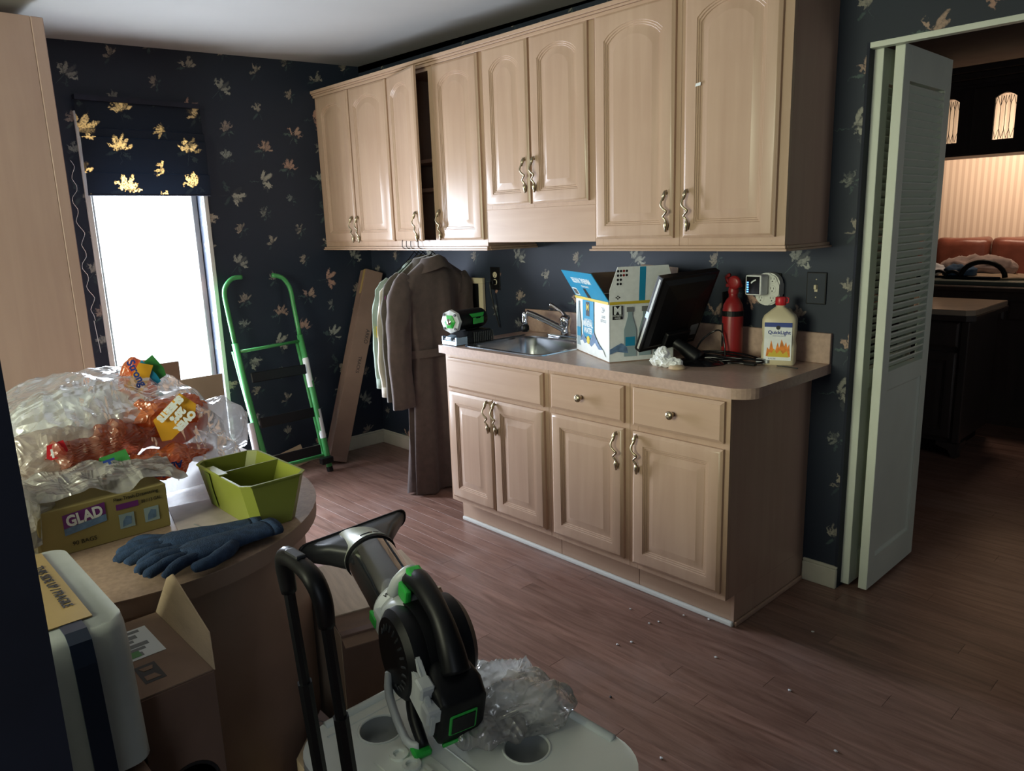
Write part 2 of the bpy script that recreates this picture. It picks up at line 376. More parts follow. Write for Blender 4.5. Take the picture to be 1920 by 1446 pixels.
def thing(name, label, cat, loc=(0, 0, 0), rz=0, group=None):
    o = bpy.data.objects.new(name, None); C.objects.link(o); o.empty_display_size = .05
    o.location = loc; o.rotation_euler = (0, 0, rz); tag(o, label, cat, group); return o
def tag(o, label, cat, group=None, kind=None):
    o['label'] = label; o['category'] = cat
    if group: o['group'] = group
    if kind: o['kind'] = kind
    return o
def struct(name, bm, m, auto=None, label=None):
    o = obj(name, bm, m, auto=auto); o['kind'] = 'structure'
    if label: o['label'] = label
    return o
def frame(o, xd, yd):
    xd = Vector(xd).normalized(); yd = Vector(yd); yd = (yd-xd*yd.dot(xd)).normalized(); z = xd.cross(yd); o = Vector(o)
    return Matrix(((xd.x, yd.x, z.x, o.x), (xd.y, yd.y, z.y, o.y), (xd.z, yd.z, z.z, o.z), (0, 0, 0, 1)))
def copytree(o, parent=None):
    c = o.copy(); C.objects.link(c)
    if parent: c.parent = parent
    for ch in list(o.children): copytree(ch, c)
    return c
def text(name, s, size, m, parent, mtx, bold=.0, ext=.0002, align='CENTER', sx=1.0, spacing=1.0, lines=1.0):
    cu = bpy.data.curves.new('t', 'FONT'); cu.body = s; cu.size = size; cu.align_x = align; cu.align_y = 'CENTER'
    cu.extrude = ext; cu.offset = bold; cu.resolution_u = 3; cu.space_character = spacing; cu.space_line = lines
    o = bpy.data.objects.new('t', cu); C.objects.link(o)
    me = bpy.data.meshes.new_from_object(o.evaluated_get(bpy.context.evaluated_depsgraph_get()))
    bpy.data.objects.remove(o); bpy.data.curves.remove(cu)
    me.transform(mtx @ Matrix.Diagonal((sx, 1, 1, 1)) @ Matrix.Translation((0, 0, .0006)))
    me.materials.clear(); me.materials.append(M[m])
    o = bpy.data.objects.new(name, me); C.objects.link(o); o.parent = parent; return o
def decal(name, mtx, pts, m, parent, lift=.0005, th=.0003):
    """flat print: polygon pts in the frame's XY plane"""
    bm = bm_new(); prism(bm, pts, lift, lift+th); xform(bm, mtx); return obj(name, bm, m, parent)
def rect(x0, x1, y0, y1): return [(x0, y0), (x1, y0), (x1, y1), (x0, y1)]
def crumple(bm, amp, freq, seed=0, ridged=True):
    bmesh.ops.recalc_face_normals(bm, faces=bm.faces); bm.normal_update()
    for v in bm.verts:
        p = v.co*freq+Vector((seed*3.1, seed*1.7, seed))
        a = noise.noise(p); b = noise.noise(p*2.3+Vector((9, 9, 9)))
        if ridged: a = 1-2*abs(a)*1.6; b = 1-2*abs(b)*1.6
        v.co += v.normal*(a*.7+b*.3)*amp
def fold(bm, amp, seed=0, fr=(2.2, 7.5, 6), rot=.6):
    bmesh.ops.recalc_face_normals(bm, faces=bm.faces); bm.normal_update(); q = Matrix.Rotation(rot, 3, 'X') @ Matrix.Rotation(rot*.7+seed, 3, 'Z')
    for v in bm.verts:
        p = q @ v.co; p = Vector((p.x*fr[0], p.y*fr[1], p.z*fr[2]))+Vector((seed, 2*seed, 3)); w = noise.noise(v.co*4+Vector((seed, 0, 0)))
        a = 1-2*abs(noise.noise(p+Vector((w*2, 0, w)))); b = 1-2*abs(noise.noise(p*2.1+Vector((4, w*3, 1))))
        v.co += v.normal*((a-.6)*.75+(b-.6)*.35)*amp
def blob(bm, c, s, sub=4, rot=0):
    r = bmesh.ops.create_icosphere(bm, subdivisions=sub, radius=1)['verts']; q = Matrix.Rotation(rot, 3, 'Z')
    for v in r: v.co = q @ Vector((v.co.x*s[0], v.co.y*s[1], v.co.z*s[2]))+Vector(c)
    return r
# ================================================================== STRUCTURE
CZ = lambda x, y: 2.49+.035*y-.014*x
XR, YF = 5.4, -4.9
def wallbox(name, parts, m='wall_blue'):
    bm = bm_new()
    for p in parts: box(bm, *p)
    return struct(name, bm, m)
wallbox('wall_left', [(-.15, 0, YF, -1.66, 0, 2.6), (-.15, 0, -1.09, .1, 0, 2.6), (-.15, 0, -1.66, -1.09, 0, .26), (-.15, 0, -1.66, -1.09, 2.12, 2.6)])
wallbox('wall_back', [(0, 3.213, 0, .11, 0, 2.6), (3.213, 4.2, 0, .11, 2.047, 2.6), (4.2, XR, 0, .11, 0, 2.6)])
wallbox('wall_front', [(0, 1.7, YF-.12, YF, 0, 2.6), (3.4, XR, YF-.12, YF, 0, 2.6), (1.7, 3.4, YF-.12, YF, 0, 1.0), (1.7, 3.4, YF-.12, YF, 2.2, 2.6)])
wallbox('wall_right', [(XR, XR+.12, YF, 5.2, 0, 2.6)])
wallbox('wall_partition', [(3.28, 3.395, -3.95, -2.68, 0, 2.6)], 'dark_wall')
bm = bm_new()
q = [(-.15, YF-.12), (XR+.12, YF-.12), (XR+.12, .0), (-.15, .0)]
a = [bm.verts.new((x, y, CZ(x, y))) for x, y in q]; b = [bm.verts.new((x, y, 2.75)) for x, y in q]
bm.faces.new(a); bm.faces.new(b)
for i in range(4): bm.faces.new((a[i], a[(i+1) % 4], b[(i+1) % 4], b[i]))
struct('ceiling', bm, 'ceiling')
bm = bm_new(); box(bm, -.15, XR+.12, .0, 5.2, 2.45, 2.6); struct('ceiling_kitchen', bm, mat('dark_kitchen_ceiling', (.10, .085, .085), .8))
wallbox('wall_kitchen_far', [(-.15, XR+.12, 5.05, 5.2, 0, 2.6)], 'stripe')
wallbox('wall_kitchen_left', [(-.15, 0, .11, 5.05, 0, 2.6)], 'stripe')
# floor: slab + planks
bm = bm_new(); box(bm, -.15, XR+.12, YF-.12, 5.2, -.06, -.0085)
fl = struct('floor', bm, mat('plank_joint', (.06, .032, .025), .8))
PW, PL = .0778, 1.22
full = None
def plank_mesh(x0, x1, y0, y1):
    bm = bm_new(); box(bm, x0, x1, y0, y1, -.008, 0); 
    for v in bm.verts:
        if v.co.z > -.001: pass
    es = [e for e in bm.edges if all(v.co.z > -.001 for v in e.verts)]
    bmesh.ops.bevel(bm, geom=es, offset=.00025, segments=1, affect='EDGES'); return mesh('plank', bm, 'floor')
fullm = plank_mesh(.0005, PL-.0005, .0002, PW-.0002)
known = {0: 2.453, 1: 2.757, 2: 3.129, 3: 3.227, -2: 3.175, -3: 2.95}
rest = bm_new(); npl = 0
for k in range(-48, 82):
    y0 = -1.268+k*PW
    off = known[k] % PL if k in known else rnd.uniform(0, PL)
    x = off-PL
    near = -21 <= k <= 17
    while x < XR:
        xa, xb = max(x, 0), min(x+PL, XR)
        if xb-xa > .02:
            if near:
                if xb-xa > PL-.001: o = obj('plank', fullm, None, fl, loc=(xa, y0, 0))
                else: o = obj('plank', plank_mesh(.0005, xb-xa-.0005, .0002, PW-.0002), None, fl, loc=(xa, y0, 0))
                npl += 1
            else: box(rest, xa+.0006, xb-.0006, y0+.0005, y0+PW-.0005, -.008, -.0001)
        x += PL
o = obj('planks', rest, 'floor', fl); o['kind'] = 'stuff'
# window
bm = bm_new()
for z0, z1, y0, y1 in ((.26, .30, -1.66, -1.09), (2.08, 2.12, -1.66, -1.09), (.30, 2.08, -1.66, -1.625), (.30, 2.08, -1.125, -1.09)):
    box(bm, -.13, -.08, y0, y1, z0, z1, .004)
w1 = struct('window_1', bm, 'white_trim'); w1['label'] = 'tall narrow left window, blown-out white daylight behind a folded shade'
bm = bm_new(); box(bm, -.107, -.103, -1.625, -1.125, .30, 2.08); obj('pane', bm, 'glass', w1)
bm = bm_new(); box(bm, -.005, .012, -1.088, -1.062, .245, 2.1, .003); box(bm, -.005, .012, -1.688, -1.662, .245, 2.1, .003); box(bm, -.15, .03, -1.69, -1.06, .235, .262, .004)
obj('casing', bm, 'white_trim', w1)
bm = bm_new()
for z0, z1, x0, x1 in ((1.0, 1.05, 1.7, 3.4), (2.15, 2.2, 1.7, 3.4), (1.05, 2.15, 1.7, 1.75), (1.05, 2.15, 3.35, 3.4)): box(bm, x0, x1, YF-.06, YF-.02, z0, z1)
struct('window_2', bm, 'white_trim')
# baseboards, trim
def base(name, x0, x1, y0, y1, face):
    bm = bm_new(); box(bm, x0, x1, y0, y1, 0, .082, .003)
    if face == 'y': box(bm, x0, x1, y0+.006, y1, .082, .094, .002)
    else: box(bm, x0, x1-.006, y0, y1, .082, .094, .002)
    return struct(name, bm, 'cream')
base('baseboard_left', 0, .014, -1.06, 0, 'x'); base('baseboard_back', .014, 1.50, -.014, 0, 'y'); base('baseboard_doorway', 3.075, 3.215, -.016, 0, 'y')
bm = bm_new(); box(bm, 3.213, 4.2, -.004, .03, 2.028, 2.047, .001); struct('trim_1', bm, 'door_white', label='pale painted head trim and track over the doorway')
bm = bm_new(); box(bm, 3.213, 4.2, .035, .065, 2.036, 2.047); struct('trim_2', bm, 'black')
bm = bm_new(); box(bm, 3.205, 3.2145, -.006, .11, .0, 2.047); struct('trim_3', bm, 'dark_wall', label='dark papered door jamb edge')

# ================================================================== CABINETS
def door_mesh(w, h, arch=0, f=.052, t=.02, K=12, drawer=False):
    def ring(mm, y, ar):
        x0, x1, z0 = mm, w-mm, mm
        pts = [(x0, y, z0)]
        for i in range(1, 4): pts.append((x0+(x1-x0)*i/4, y, z0))
        pts.append((x1, y, z0))
        for i in range(K+1):
            s = i/K; xx = x1+(x0-x1)*s
            drop = (ar*(1-(1-(2*s-1)**2)**.8)) if ar else 0
            pts.append((xx, y, h-mm-drop))
        return pts
    if drawer: seq = [(0, 0, 0), (0, -t+.008, 0), (.004, -t+.006, 0), (.012, -t, 0), (.016, -t, 0)]
    else: seq = [(0, 0, 0), (0, -t+.008, 0), (.004, -t+.006, 0), (.011, -t+.0005, 0), (.013, -t, 0), (f, -t, arch), (f+.002, -t+.003, arch), (f+.007, -t+.003, arch),
                 (f+.009, -t+.006, arch), (f+.014, -t+.006, arch), (f+.016, -t+.009, arch), (f+.022, -t+.009, arch), (f+.046, -t+.0015, arch), (f+.049, -t+.0015, arch)]
    bm = bm_new(); rings(bm, [ring(*s) for s in seq]); return bm
def handle_mesh():
    bm = bm_new()
    tube(bm, [(0, -.003, .060), (.001, -.012, .050), (-.005, -.020, .034), (-.008, -.025, .018), (.002, -.025, .006), (.013, -.022, -.002), (.004, -.019, -.010), (-.004, -.017, -.018), (.005, -.014, -.028), (.004, -.006, -.046), (.002, -.003, -.058)],
         [.0028, .0034, .0032, .0036, .0036, .0042, .0036, .0034, .0034, .0034, .003], 6, smooth=3)
    tube(bm, [(0, -.010, .060), (-.003, -.013, .046), (-.004, -.016, .030)], [.002, .0075, .002], 8, smooth=3)
    tube(bm, [(.004, -.010, -.026), (.003, -.009, -.042), (.002, -.007, -.062)], [.002, .009, .003], 8, smooth=3)
    tube(bm, [(0, 0, .052), (0, -.012, .052)], .004, 6); tube(bm, [(.002, 0, -.050), (.002, -.009, -.050)], .004, 6)
    xform(bm, Matrix.Diagonal((1.15, 1.05, 1.27, 1))); return mesh('handle', bm, 'brass', smooth=True)
HM = handle_mesh()
def knob_mesh():
    bm = bm_new(); lathe(bm, [(.009, 0), (.006, -.004), (.005, -.012), (.010, -.016), (.0155, -.021), (.016, -.026), (.012, -.030), (.005, -.032)], 16, 'y')
    for k in range(6):
        a = k*PI/3; tube(bm, [(0, -.033, 0), (.010*math.cos(a), -.0315, .010*math.sin(a)), (.016*math.cos(a+.3), -.025, .016*math.sin(a+.3))], .0014, 4)
    return mesh('knob', bm, 'brass', smooth=True)
KM = knob_mesh()
def add_door(u, x0, x1, z0, z1, y, hx=None, hz=None, arch=0, ang=0, name='door', f=.052):
    # hinge on the left edge: the door's origin is its lower left corner
    d = obj(name, door_mesh(x1-x0, z1-z0, arch, f), 'maple', u, auto=30, loc=(x0-u.location.x, y-u.location.y, z0-u.location.z), rot=(0, 0, -ang))
    if hx is not None: obj('handle', HM, None, d, loc=(hx-x0, -.02, hz-z0))
    return d
def add_drawer(u, x0, x1, z0, z1, y, kx=None):
    d = obj('drawer' if kx else 'false_front', door_mesh(x1-x0, z1-z0, drawer=True), 'maple_x', u, auto=30, loc=(x0-u.location.x, y-u.location.y, z0-u.location.z))
    if kx: obj('knob', KM, None, d, loc=(kx-x0, -.02, (z1-z0)/2))
def carcass(u, x0, x1, y0, y1, z0, z1, cols, rails, shelves=(), th=.018, top=True, mside='maple_side'):
    """hollow box with a face frame; cols/rails = frame members (a0, a1)"""
    L = u.location; X = lambda v: v-L.x; Y = lambda v: v-L.y; Z = lambda v: v-L.z
    bm = bm_new()
    for p in ((x0, x0+th, y0+.02, y1, z0, z1), (x1-th, x1, y0+.02, y1, z0, z1), (x0+th, x1-th, y1-.012, y1, z0, z1), (x0+th, x1-th, y0+.02, y1-.012, z0, z0+th)):
        box(bm, X(p[0]), X(p[1]), Y(p[2]), Y(p[3]), Z(p[4]), Z(p[5]))
    if top: box(bm, X(x0+th), X(x1-th), Y(y0+.02), Y(y1-.012), Z(z1-th), Z(z1))
    obj('carcass', bm, mside, u)
    for a, b_ in shelves:
        bm = bm_new(); box(bm, X(x0+th), X(x1-th), Y(y0+.05), Y(y1-.02), Z(a), Z(b_)); obj('shelf', bm, mside, u)
    bm = bm_new()
    for a, b_ in cols: box(bm, X(a), X(b_), Y(y0), Y(y0+.02), Z(z0), Z(z1), .0006)
    for a, b_, xa, xb in rails: box(bm, X(xa), X(xb), Y(y0+.0004), Y(y0+.0196), Z(a), Z(b_))
    obj('face_frame', bm, 'maple', u)
# ---- wall cabinets
yb = -.33
G = 'maple wall cabinets in a row over the counter'
uA = thing('wall_cabinet', 'far left maple wall cabinet in the corner, two closed arched doors', 'cabinet', (.40, -.165, 1.372), group=G)
carcass(uA, .002, .792, yb, -.001, 1.372, 2.288, [(.002, .05), (.385, .415), (.775, .792)], [(1.372, 1.405, .05, .775), (2.25, 2.288, .05, .775)])
add_door(uA, .044, .394, 1.402, 2.266, yb, .368, 1.475, .045); add_door(uA, .406, .780, 1.402, 2.266, yb, .430, 1.475, .045)
uB = thing('wall_cabinet', 'maple wall cabinet with one door ajar showing the dark inside', 'cabinet', (1.18, -.165, 1.372), group=G)
carcass(uB, .793, 1.559, yb, -.001, 1.372, 2.288, [(.793, .81), (1.145, 1.20), (1.53, 1.559)], [(1.372, 1.405, .81, 1.53), (2.25, 2.288, .81, 1.53)], [(1.66, 1.678), (1.81, 1.828)])
add_door(uB, .802, 1.160, 1.404, 2.266, yb, 1.122, 1.480, .045, ang=R(13)); add_door(uB, 1.194, 1.540, 1.404, 2.266, yb, 1.216, 1.485, .045)
uC = thing('wall_cabinet', 'short maple wall cabinet over the sink with plain valance below', 'cabinet', (1.90, -.165, 1.545), group=G)
carcass(uC, 1.560, 2.249, yb, -.001, 1.545, 2.288, [(1.560, 1.60), (1.872, 1.888), (2.21, 2.249)], [(1.545, 1.575, 1.6, 2.21), (2.25, 2.288, 1.6, 2.21)])
add_door(uC, 1.577, 1.874, 1.563, 2.270, yb, 1.852, 1.690, .045); add_door(uC, 1.888, 2.220, 1.563, 2.270, yb, 1.912, 1.690, .045)
bm = bm_new(); box(bm, 1.560-1.9, 2.249-1.9, yb+.165, yb+.165+.02, 1.390-1.545, 1.5449-1.545, .001); obj('valance', bm, 'maple_x', uC)
uD = thing('wall_cabinet', 'tall-door maple wall cabinet just right of the short one, handle at lower right', 'cabinet', (2.46, -.165, 1.372), group=G)
carcass(uD, 2.250, 2.669, yb, -.001, 1.372, 2.288, [(2.250, 2.29), (2.63, 2.669)], [(1.372, 1.405, 2.29, 2.63), (2.25, 2.288, 2.29, 2.63)])
add_door(uD, 2.262, 2.648, 1.402, 2.272, yb, 2.622, 1.505, .05)
uE = thing('wall_cabinet', 'rightmost maple wall cabinet with bare side panel, handle at lower left', 'cabinet', (2.88, -.165, 1.372), group=G)
carcass(uE, 2.670, 3.100, yb, -.001, 1.372, 2.288, [(2.670, 2.71), (3.05, 3.100)], [(1.372, 1.405, 2.71, 3.05), (2.25, 2.288, 2.71, 3.05)])
add_door(uE, 2.692, 3.066, 1.402, 2.272, yb, 2.716, 1.505, .05)
bm = bm_new(); decal_m = frame((2.752-2.88, yb-.0192+.165, 1.945-1.372), (1, 0, 0), (0, 0, 1)); o = decal('tape_scrap', decal_m, [(-.012, -.006), (.011, -.004), (.012, .007), (-.008, .005)], 'white_paper', uE); bm.free()
def molding(name, label, runs, prof):
    """runs: list of (p0, p1, outward) ; prof: list of (out, z0, z1) steps"""
    bm = bm_new()
    for (xa, ya), (xb, yb_), n in runs:
        for out, z0, z1 in prof:
            if n == 'y': box(bm, xa-(.0 if xa < .01 else out), xb+out, ya-out, ya+.012, z0, z1, .0012)
            else: box(bm, xa-.012, xa+out, ya, yb_, z0, z1, .0012)
    return tag(obj(name, bm, 'maple_x'), label, 'molding')
molding('crown_molding', 'long stepped crown molding along the top of all maple wall cabinets', [((.003, -.338), (3.102, -.338), 'y'), ((3.104, -.35), (3.104, -.004), 'x')],
        [(.006, 2.268, 2.282), (.014, 2.2825, 2.291), (.022, 2.2915, 2.308)])
molding('light_rail', 'light rail molding under the left group of wall cabinets', [((.003, -.338), (1.562, -.338), 'y'), ((1.565, -.33), (1.565, -.004), 'x')], [(.008, 1.3605, 1.3715), (.016, 1.352, 1.360)])
molding('light_rail', 'light rail molding under the right group of wall cabinets', [((2.248, -.338), (3.102, -.338), 'y'), ((3.104, -.33), (3.104, -.004), 'x')], [(.008, 1.3605, 1.3715), (.016, 1.352, 1.360)])
# ---- base cabinets
yb = -.60; G = 'maple base cabinets under the counter'
def toe(u, x0, x1):
    L = u.location; bm = bm_new(); box(bm, x0-L.x, x1-L.x, -.537-L.y, -.52-L.y, 0, .124); obj('toe_kick', bm, 'maple_x', u)
def basecab(label, x0, x1, cols, rails, endr=False):
    u = thing('base_cabinet', label, 'cabinet', ((x0+x1)/2, -.30, 0), group=G)
    carcass(u, x0, x1, yb, -.002, .124, .872, cols, rails, top=False); toe(u, x0+.001, x1-(.012 if endr else .001)); return u
u1 = basecab('sink base cabinet with two doors under a long false drawer front', 1.520, 2.211, [(1.52, 1.56), (1.855, 1.872), (2.175, 2.211)], [(.124, .165, 1.56, 2.175), (.68, .72, 1.56, 2.175), (.845, .872, 1.56, 2.175)])
add_drawer(u1, 1.546, 2.190, .708, .856, yb); add_door(u1, 1.546, 1.863, .150, .690, yb, 1.838, .610); add_door(u1, 1.867, 2.190, .150, .690, yb, 1.892, .610)
u2 = basecab('middle base cabinet with one drawer and one door, handle at its right', 2.212, 2.641, [(2.212, 2.25), (2.61, 2.641)], [(.124, .165, 2.25, 2.61), (.68, .72, 2.25, 2.61), (.845, .872, 2.25, 2.61)])
add_drawer(u2, 2.236, 2.620, .712, .858, yb, 2.412); add_door(u2, 2.236, 2.620, .150, .690, yb, 2.592, .600)
u3 = basecab('right end base cabinet with exposed side panel, handle at door left', 2.642, 3.070, [(2.642, 2.68), (3.03, 3.070)], [(.124, .165, 2.68, 3.03), (.68, .72, 2.68, 3.03), (.845, .872, 2.68, 3.03)], True)
add_drawer(u3, 2.664, 3.052, .712, .860, yb, 2.850); add_door(u3, 2.664, 3.052, .150, .690, yb, 2.690, .605)
bm = bm_new(); prism(bm, [(-.537, 0), (-.001, 0), (-.001, .1235), (-.537, .1235)], 0, .012); xform(bm, frame((3.058-2.856, .30, 0), (0, 1, 0), (0, 0, 1))); obj('end_panel', bm, 'maple_side', u3)
bm = bm_new(); box(bm, 1.53, 3.072, -.552, -.5375, 0, .020, .006, 2); tag(obj('shoe_molding', bm, 'white_trim'), 'pale shoe molding strip along the toe kick on the floor', 'molding')
bm = bm_new(); box(bm, 3.0705, 3.082, -.537, -.018, 0, .018, .005, 2); tag(obj('shoe_molding', bm, 'maple_side'), 'brown shoe molding along the base of the end panel', 'molding')
# ---- countertop with sink hole
ct = thing('countertop', 'tan laminate countertop with rounded front corner and low backsplash', 'countertop', (2.3, -.3, .873))
bm = bm_new()
def loop(pts, z):
    vs = [bm.verts.new((p[0], p[1], z)) for p in pts]
    return [bm.edges.new((vs[i], vs[(i+1) % len(vs)])) for i in range(len(vs))]
rr = .085; outer = [(1.485, -.001), (1.485, -.6135)]+[(3.143-rr+rr*math.sin(a), -.6135+rr-rr*math.cos(a)) for a in [PI/2*i/8 for i in range(9)]]+[(3.143, -.001)]
def rrect(x0, x1, y0, y1, r, n=5):
    o = []
    for cx, cy, a0 in ((x1-r, y0+r, -90), (x1-r, y1-r, 0), (x0+r, y1-r, 90), (x0+r, y0+r, 180)):
        for i in range(n+1):
            a = R(a0+90*i/n); o.append((cx+r*math.cos(a), cy+r*math.sin(a)))
    return o
outer = [(x-2.3, y+.3) for x, y in outer]; inner = [(x-2.3, y+.3) for x, y in rrect(1.625, 2.115, -.555, -.07, .05)]
es = loop(outer, .038)+loop(inner, .038)
r = bmesh.ops.triangle_fill(bm, edges=es, use_beauty=True)
fs = [g for g in r['geom'] if isinstance(g, bmesh.types.BMFace)]
ex = bmesh.ops.extrude_face_region(bm, geom=fs)
for v in [g for g in ex['geom'] if isinstance(g, bmesh.types.BMVert)]: v.co.z = 0
obj('slab', bm, 'laminate', ct)
bm = bm_new(); box(bm, 1.486-2.3, 3.143-2.3, .3-.020, .3-.001, .0382, .038+.118, .002); obj('backsplash', bm, 'laminate', ct)
# ---- sink
sk = thing('sink', 'stainless steel drop-in sink at the left of the countertop', 'sink', (1.865, -.31, .911))
bm = bm_new()
seq = [(rrect(-.265, .265, -.265, .265, .06), .0005), (rrect(-.262, .262, -.262, .262, .058), .005), (rrect(-.245, .245, -.245, .245, .055), .006),
       (rrect(-.235, .235, -.235, .165, .07), .003), (rrect(-.228, .228, -.228, .158, .07), -.008), (rrect(-.215, .215, -.215, .145, .07), -.150), (rrect(-.18, .18, -.18, .11, .06), -.175), (rrect(-.02, .02, -.04, 0, .019), -.178)]
rs = [[(x, y, z) for x, y in p] for p, z in seq]
rings(bm, rs, cap0=False); obj('basin', bm, 'steel', sk, auto=40)
bm = bm_new(); lathe(bm, [(.036, 0), (.034, .003), (.025, .002), (.02, -.004)], 20, 'z', (0, -.02, -.1772)); obj('drain', bm, 'chrome', sk, smooth=True)
fa = thing('faucet', 'chrome single-lever pull-out faucet behind the sink basin', 'faucet', (1.84, -.085, .9165))
bm = bm_new(); prism(bm, rrect(-.12, .12, -.028, .028, .027), 0, .010, .003); obj('deck_plate', bm, 'chrome', fa, auto=40)
bm = bm_new(); lathe(bm, [(.026, .010), (.024, .03), (.021, .05), (.028, .07), (.030, .088), (.022, .104), (.004, .110)], 20); obj('body', bm, 'chrome', fa, smooth=True)
bm = bm_new(); tube(bm, [(0, -.01, .035), (-.06, -.05, .072), (-.13, -.10, .112), (-.155, -.12, .122)], [.016, .015, .015, .014], 12, smooth=4); obj('spout', bm, 'chrome', fa, smooth=True)
bm = bm_new(); tube(bm, [(0, 0, .095), (-.02, .0, .120), (-.065, .0, .142), (-.10, .0, .155)], [.013, .008, .010, .014], 10, smooth=4); obj('lever', bm, 'chrome', fa, smooth=True)
bm = bm_new(); lathe(bm, [(.012, .0), (.015, -.012), (.016, -.04), (.015, -.044), (.016, -.048), (.015, -.066)], 16, 'z', (-.160, -.125, .128)); obj('spray_head', bm, 'chrome', fa, smooth=True)
bm = bm_new(); lathe(bm, [(.015, -.066), (.020, -.072), (.021, -.09), (.017, -.100), (.0, -.1005)], 16, 'z', (-.160, -.125, .128)); obj('spray_tip', bm, 'black', fa, smooth=True)
# ---- pantry cabinet beside the window
pc = thing('pantry_cabinet', 'tall pale maple cabinet panel at the far left edge beside the window', 'cabinet', (.334, -2.4, 0))
bm = bm_new(); box(bm, -.33, .318, -.55, .475, .0, 2.34); obj('carcass', bm, 'pantry', pc)
bm = bm_new(); box(bm, .318, .330, -.55, .433, .0, 2.36, .001); obj('front_panel', bm, 'pantry', pc)
bm = bm_new(); box(bm, .318, .334, .434, .480, .0, 2.36, .003); obj('edge_stile', bm, 'pantry', pc)

# ================================================================== BIFOLD DOOR
bf = thing('bifold_door', 'folded white louvered bifold door at the left of the doorway', 'door', (3.265, .06, .012))
def leaf(x0, x1, name='door_leaf'):
    y0, y1, z1 = -.022, .462, 2.022
    bm = bm_new()
    box(bm, x0, x1, y0, y0+.062, 0, z1, .0015); box(bm, x0, x1, y1-.062, y1, 0, z1, .0015)
    for a, b_ in ((0, .125), (.800, .872), (1.905, z1)): box(bm, x0, x1, y0+.062, y1-.062, a, b_, .0008)
    L = obj(name, bm, 'door_white', bf)
    bm = bm_new(); yc = [y0+.062, y1-.062]
    for s in (1, -1):
        xs = x1 if s > 0 else x0
        r_ = [[(xs-s*d, yy, zz) for yy, zz in ((yc[0]+mm, .125+mm), (yc[1]-mm, .125+mm), (yc[1]-mm, .800-mm), (yc[0]+mm, .800-mm))] for mm, d in ((0, .004), (.006, .008), (.010, .010))]
        rings(bm, r_, cap0=False, cap1=True)
    obj('lower_panel', bm, 'door_white', L)
    sb = bm_new(); box(sb, -.0185, .0185, yc[0]+.0005, yc[1]-.0005, -.0035, .0035, .0012); xform(sb, Matrix.Rotation(R(-42), 4, 'Y'))
    for v in sb.verts: v.co.x = max(-.0158, min(.0158, v.co.x))
    sm = mesh('louver_slat', sb, 'door_white')
    z = .892
    while z < 1.895: obj('louver_slat', sm, None, L, loc=((x0+x1)/2, 0, z)); z += .0275
    return L
leaf(-.052, -.019); leaf(.018, .051)
bm = bm_new()
for z in (.25, 1.0, 1.8):
    tube(bm, [(-.0005, .466, z-.035), (-.0005, .466, z+.035)], .005, 8); box(bm, -.02, .019, .4625, .465, z-.033, z+.033)
obj('hinge', bm, 'chrome', bf)
bm = bm_new(); tube(bm, [(.034, .03, 2.022), (.034, .03, 2.032)], .008, 10); tube(bm, [(-.036, .03, 2.022), (-.036, .03, 2.032)], .008, 10); obj('pivot', bm, 'brass', bf)
# ================================================================== THINGS ON THE COUNTER
CT = .9112
def slab_from(name, p0, ux, uy, w, h, t, m, parent, bev=.0015):
    """slab with lower-left corner p0, spanning w along ux and h along uy, thickness t towards +normal"""
    bm = bm_new(); box(bm, 0, w, 0, h, 0, t, bev); xform(bm, frame(p0, ux, uy)); return obj(name, bm, m, parent)
# ---- battery charger + work light
ch = thing('battery_charger', 'black finned battery charger with silver badge on counter corner', 'charger', (1.547, -.505, CT), R(88))
bm = bm_new(); prism(bm, [(-.085, -.055), (.13, -.055), (.15, -.03), (.15, .055), (-.085, .055)], .004, .034, .003); 
rings(bm, [[(x, y, z) for x, y in rect(-.03, .145, -.053, .053)] for z in (.034,)]+[[(x, y, .062) for x, y in rect(-.0, .135, -.045, .045)]]); obj('housing', bm, 'black', ch)
for k in range(11):
    bm = bm_new(); box(bm, .022+k*.0115, .027+k*.0115, -.060, -.052, .008, .056, .001); obj('cooling_fin', bm, 'dkgrey', ch)
bm = bm_new(); prism(bm, [(-.088, -.055), (-.02, -.056), (-.02, -.0565), (-.088, -.0585)], .004, .04); box(bm, -.089, -.084, -.056, .056, .002, .022, .001); box(bm, -.089, -.070, -.056, -.05, .022, .042, .001); box(bm, -.089, -.070, .05, .056, .022, .042, .001)
obj('front_bezel', bm, 'silverblue', ch)
bm = bm_new(); box(bm, -.086, -.050, -.022, .022, .012, .046, .003); xform(bm, Matrix.Translation((-.07, 0, .02)) @ Matrix.Rotation(R(-18), 4, 'Y') @ Matrix.Translation((.07, 0, -.02))); bd = obj('badge', bm, 'silverblue', ch)
text('badge_letters', 'EGO', .016, 'white_print', ch, frame((-.0945, 0, .033), (0, -1, 0), (.32, 0, .95)), bold=.0006)
wl = thing('work_light', 'black and green cylindrical work light resting on the charger', 'lamp', (1.535, -.475, CT+.0625), R(98)); wl.scale = (1.05, 1.18, 1.12)
bm = bm_new(); lathe(bm, [(.036, -.10), (.046, -.095), (.048, -.07), (.044, -.05), (.044, .09), (.040, .105), (.02, .108)], 20, 'x', (0, 0, .046)); obj('housing', bm, 'black', wl, auto=40)
bm = bm_new(); lathe(bm, [(.030, -.110), (.050, -.107), (.052, -.092), (.047, -.084)], 8, 'x', (0, 0, .046)); obj('front_guard', bm, 'grey', wl)
bm = bm_new(); lathe(bm, [(.018, -.118), (.031, -.113), (.033, -.108)], 6, 'x', (0, 0, .046)); obj('lens_ring', bm, 'green', wl)
bm = bm_new(); lathe(bm, [(.0, -.122), (.012, -.121), (.018, -.114)], 16, 'x', (0, 0, .046)); obj('lens', bm, 'chrome', wl, smooth=True)
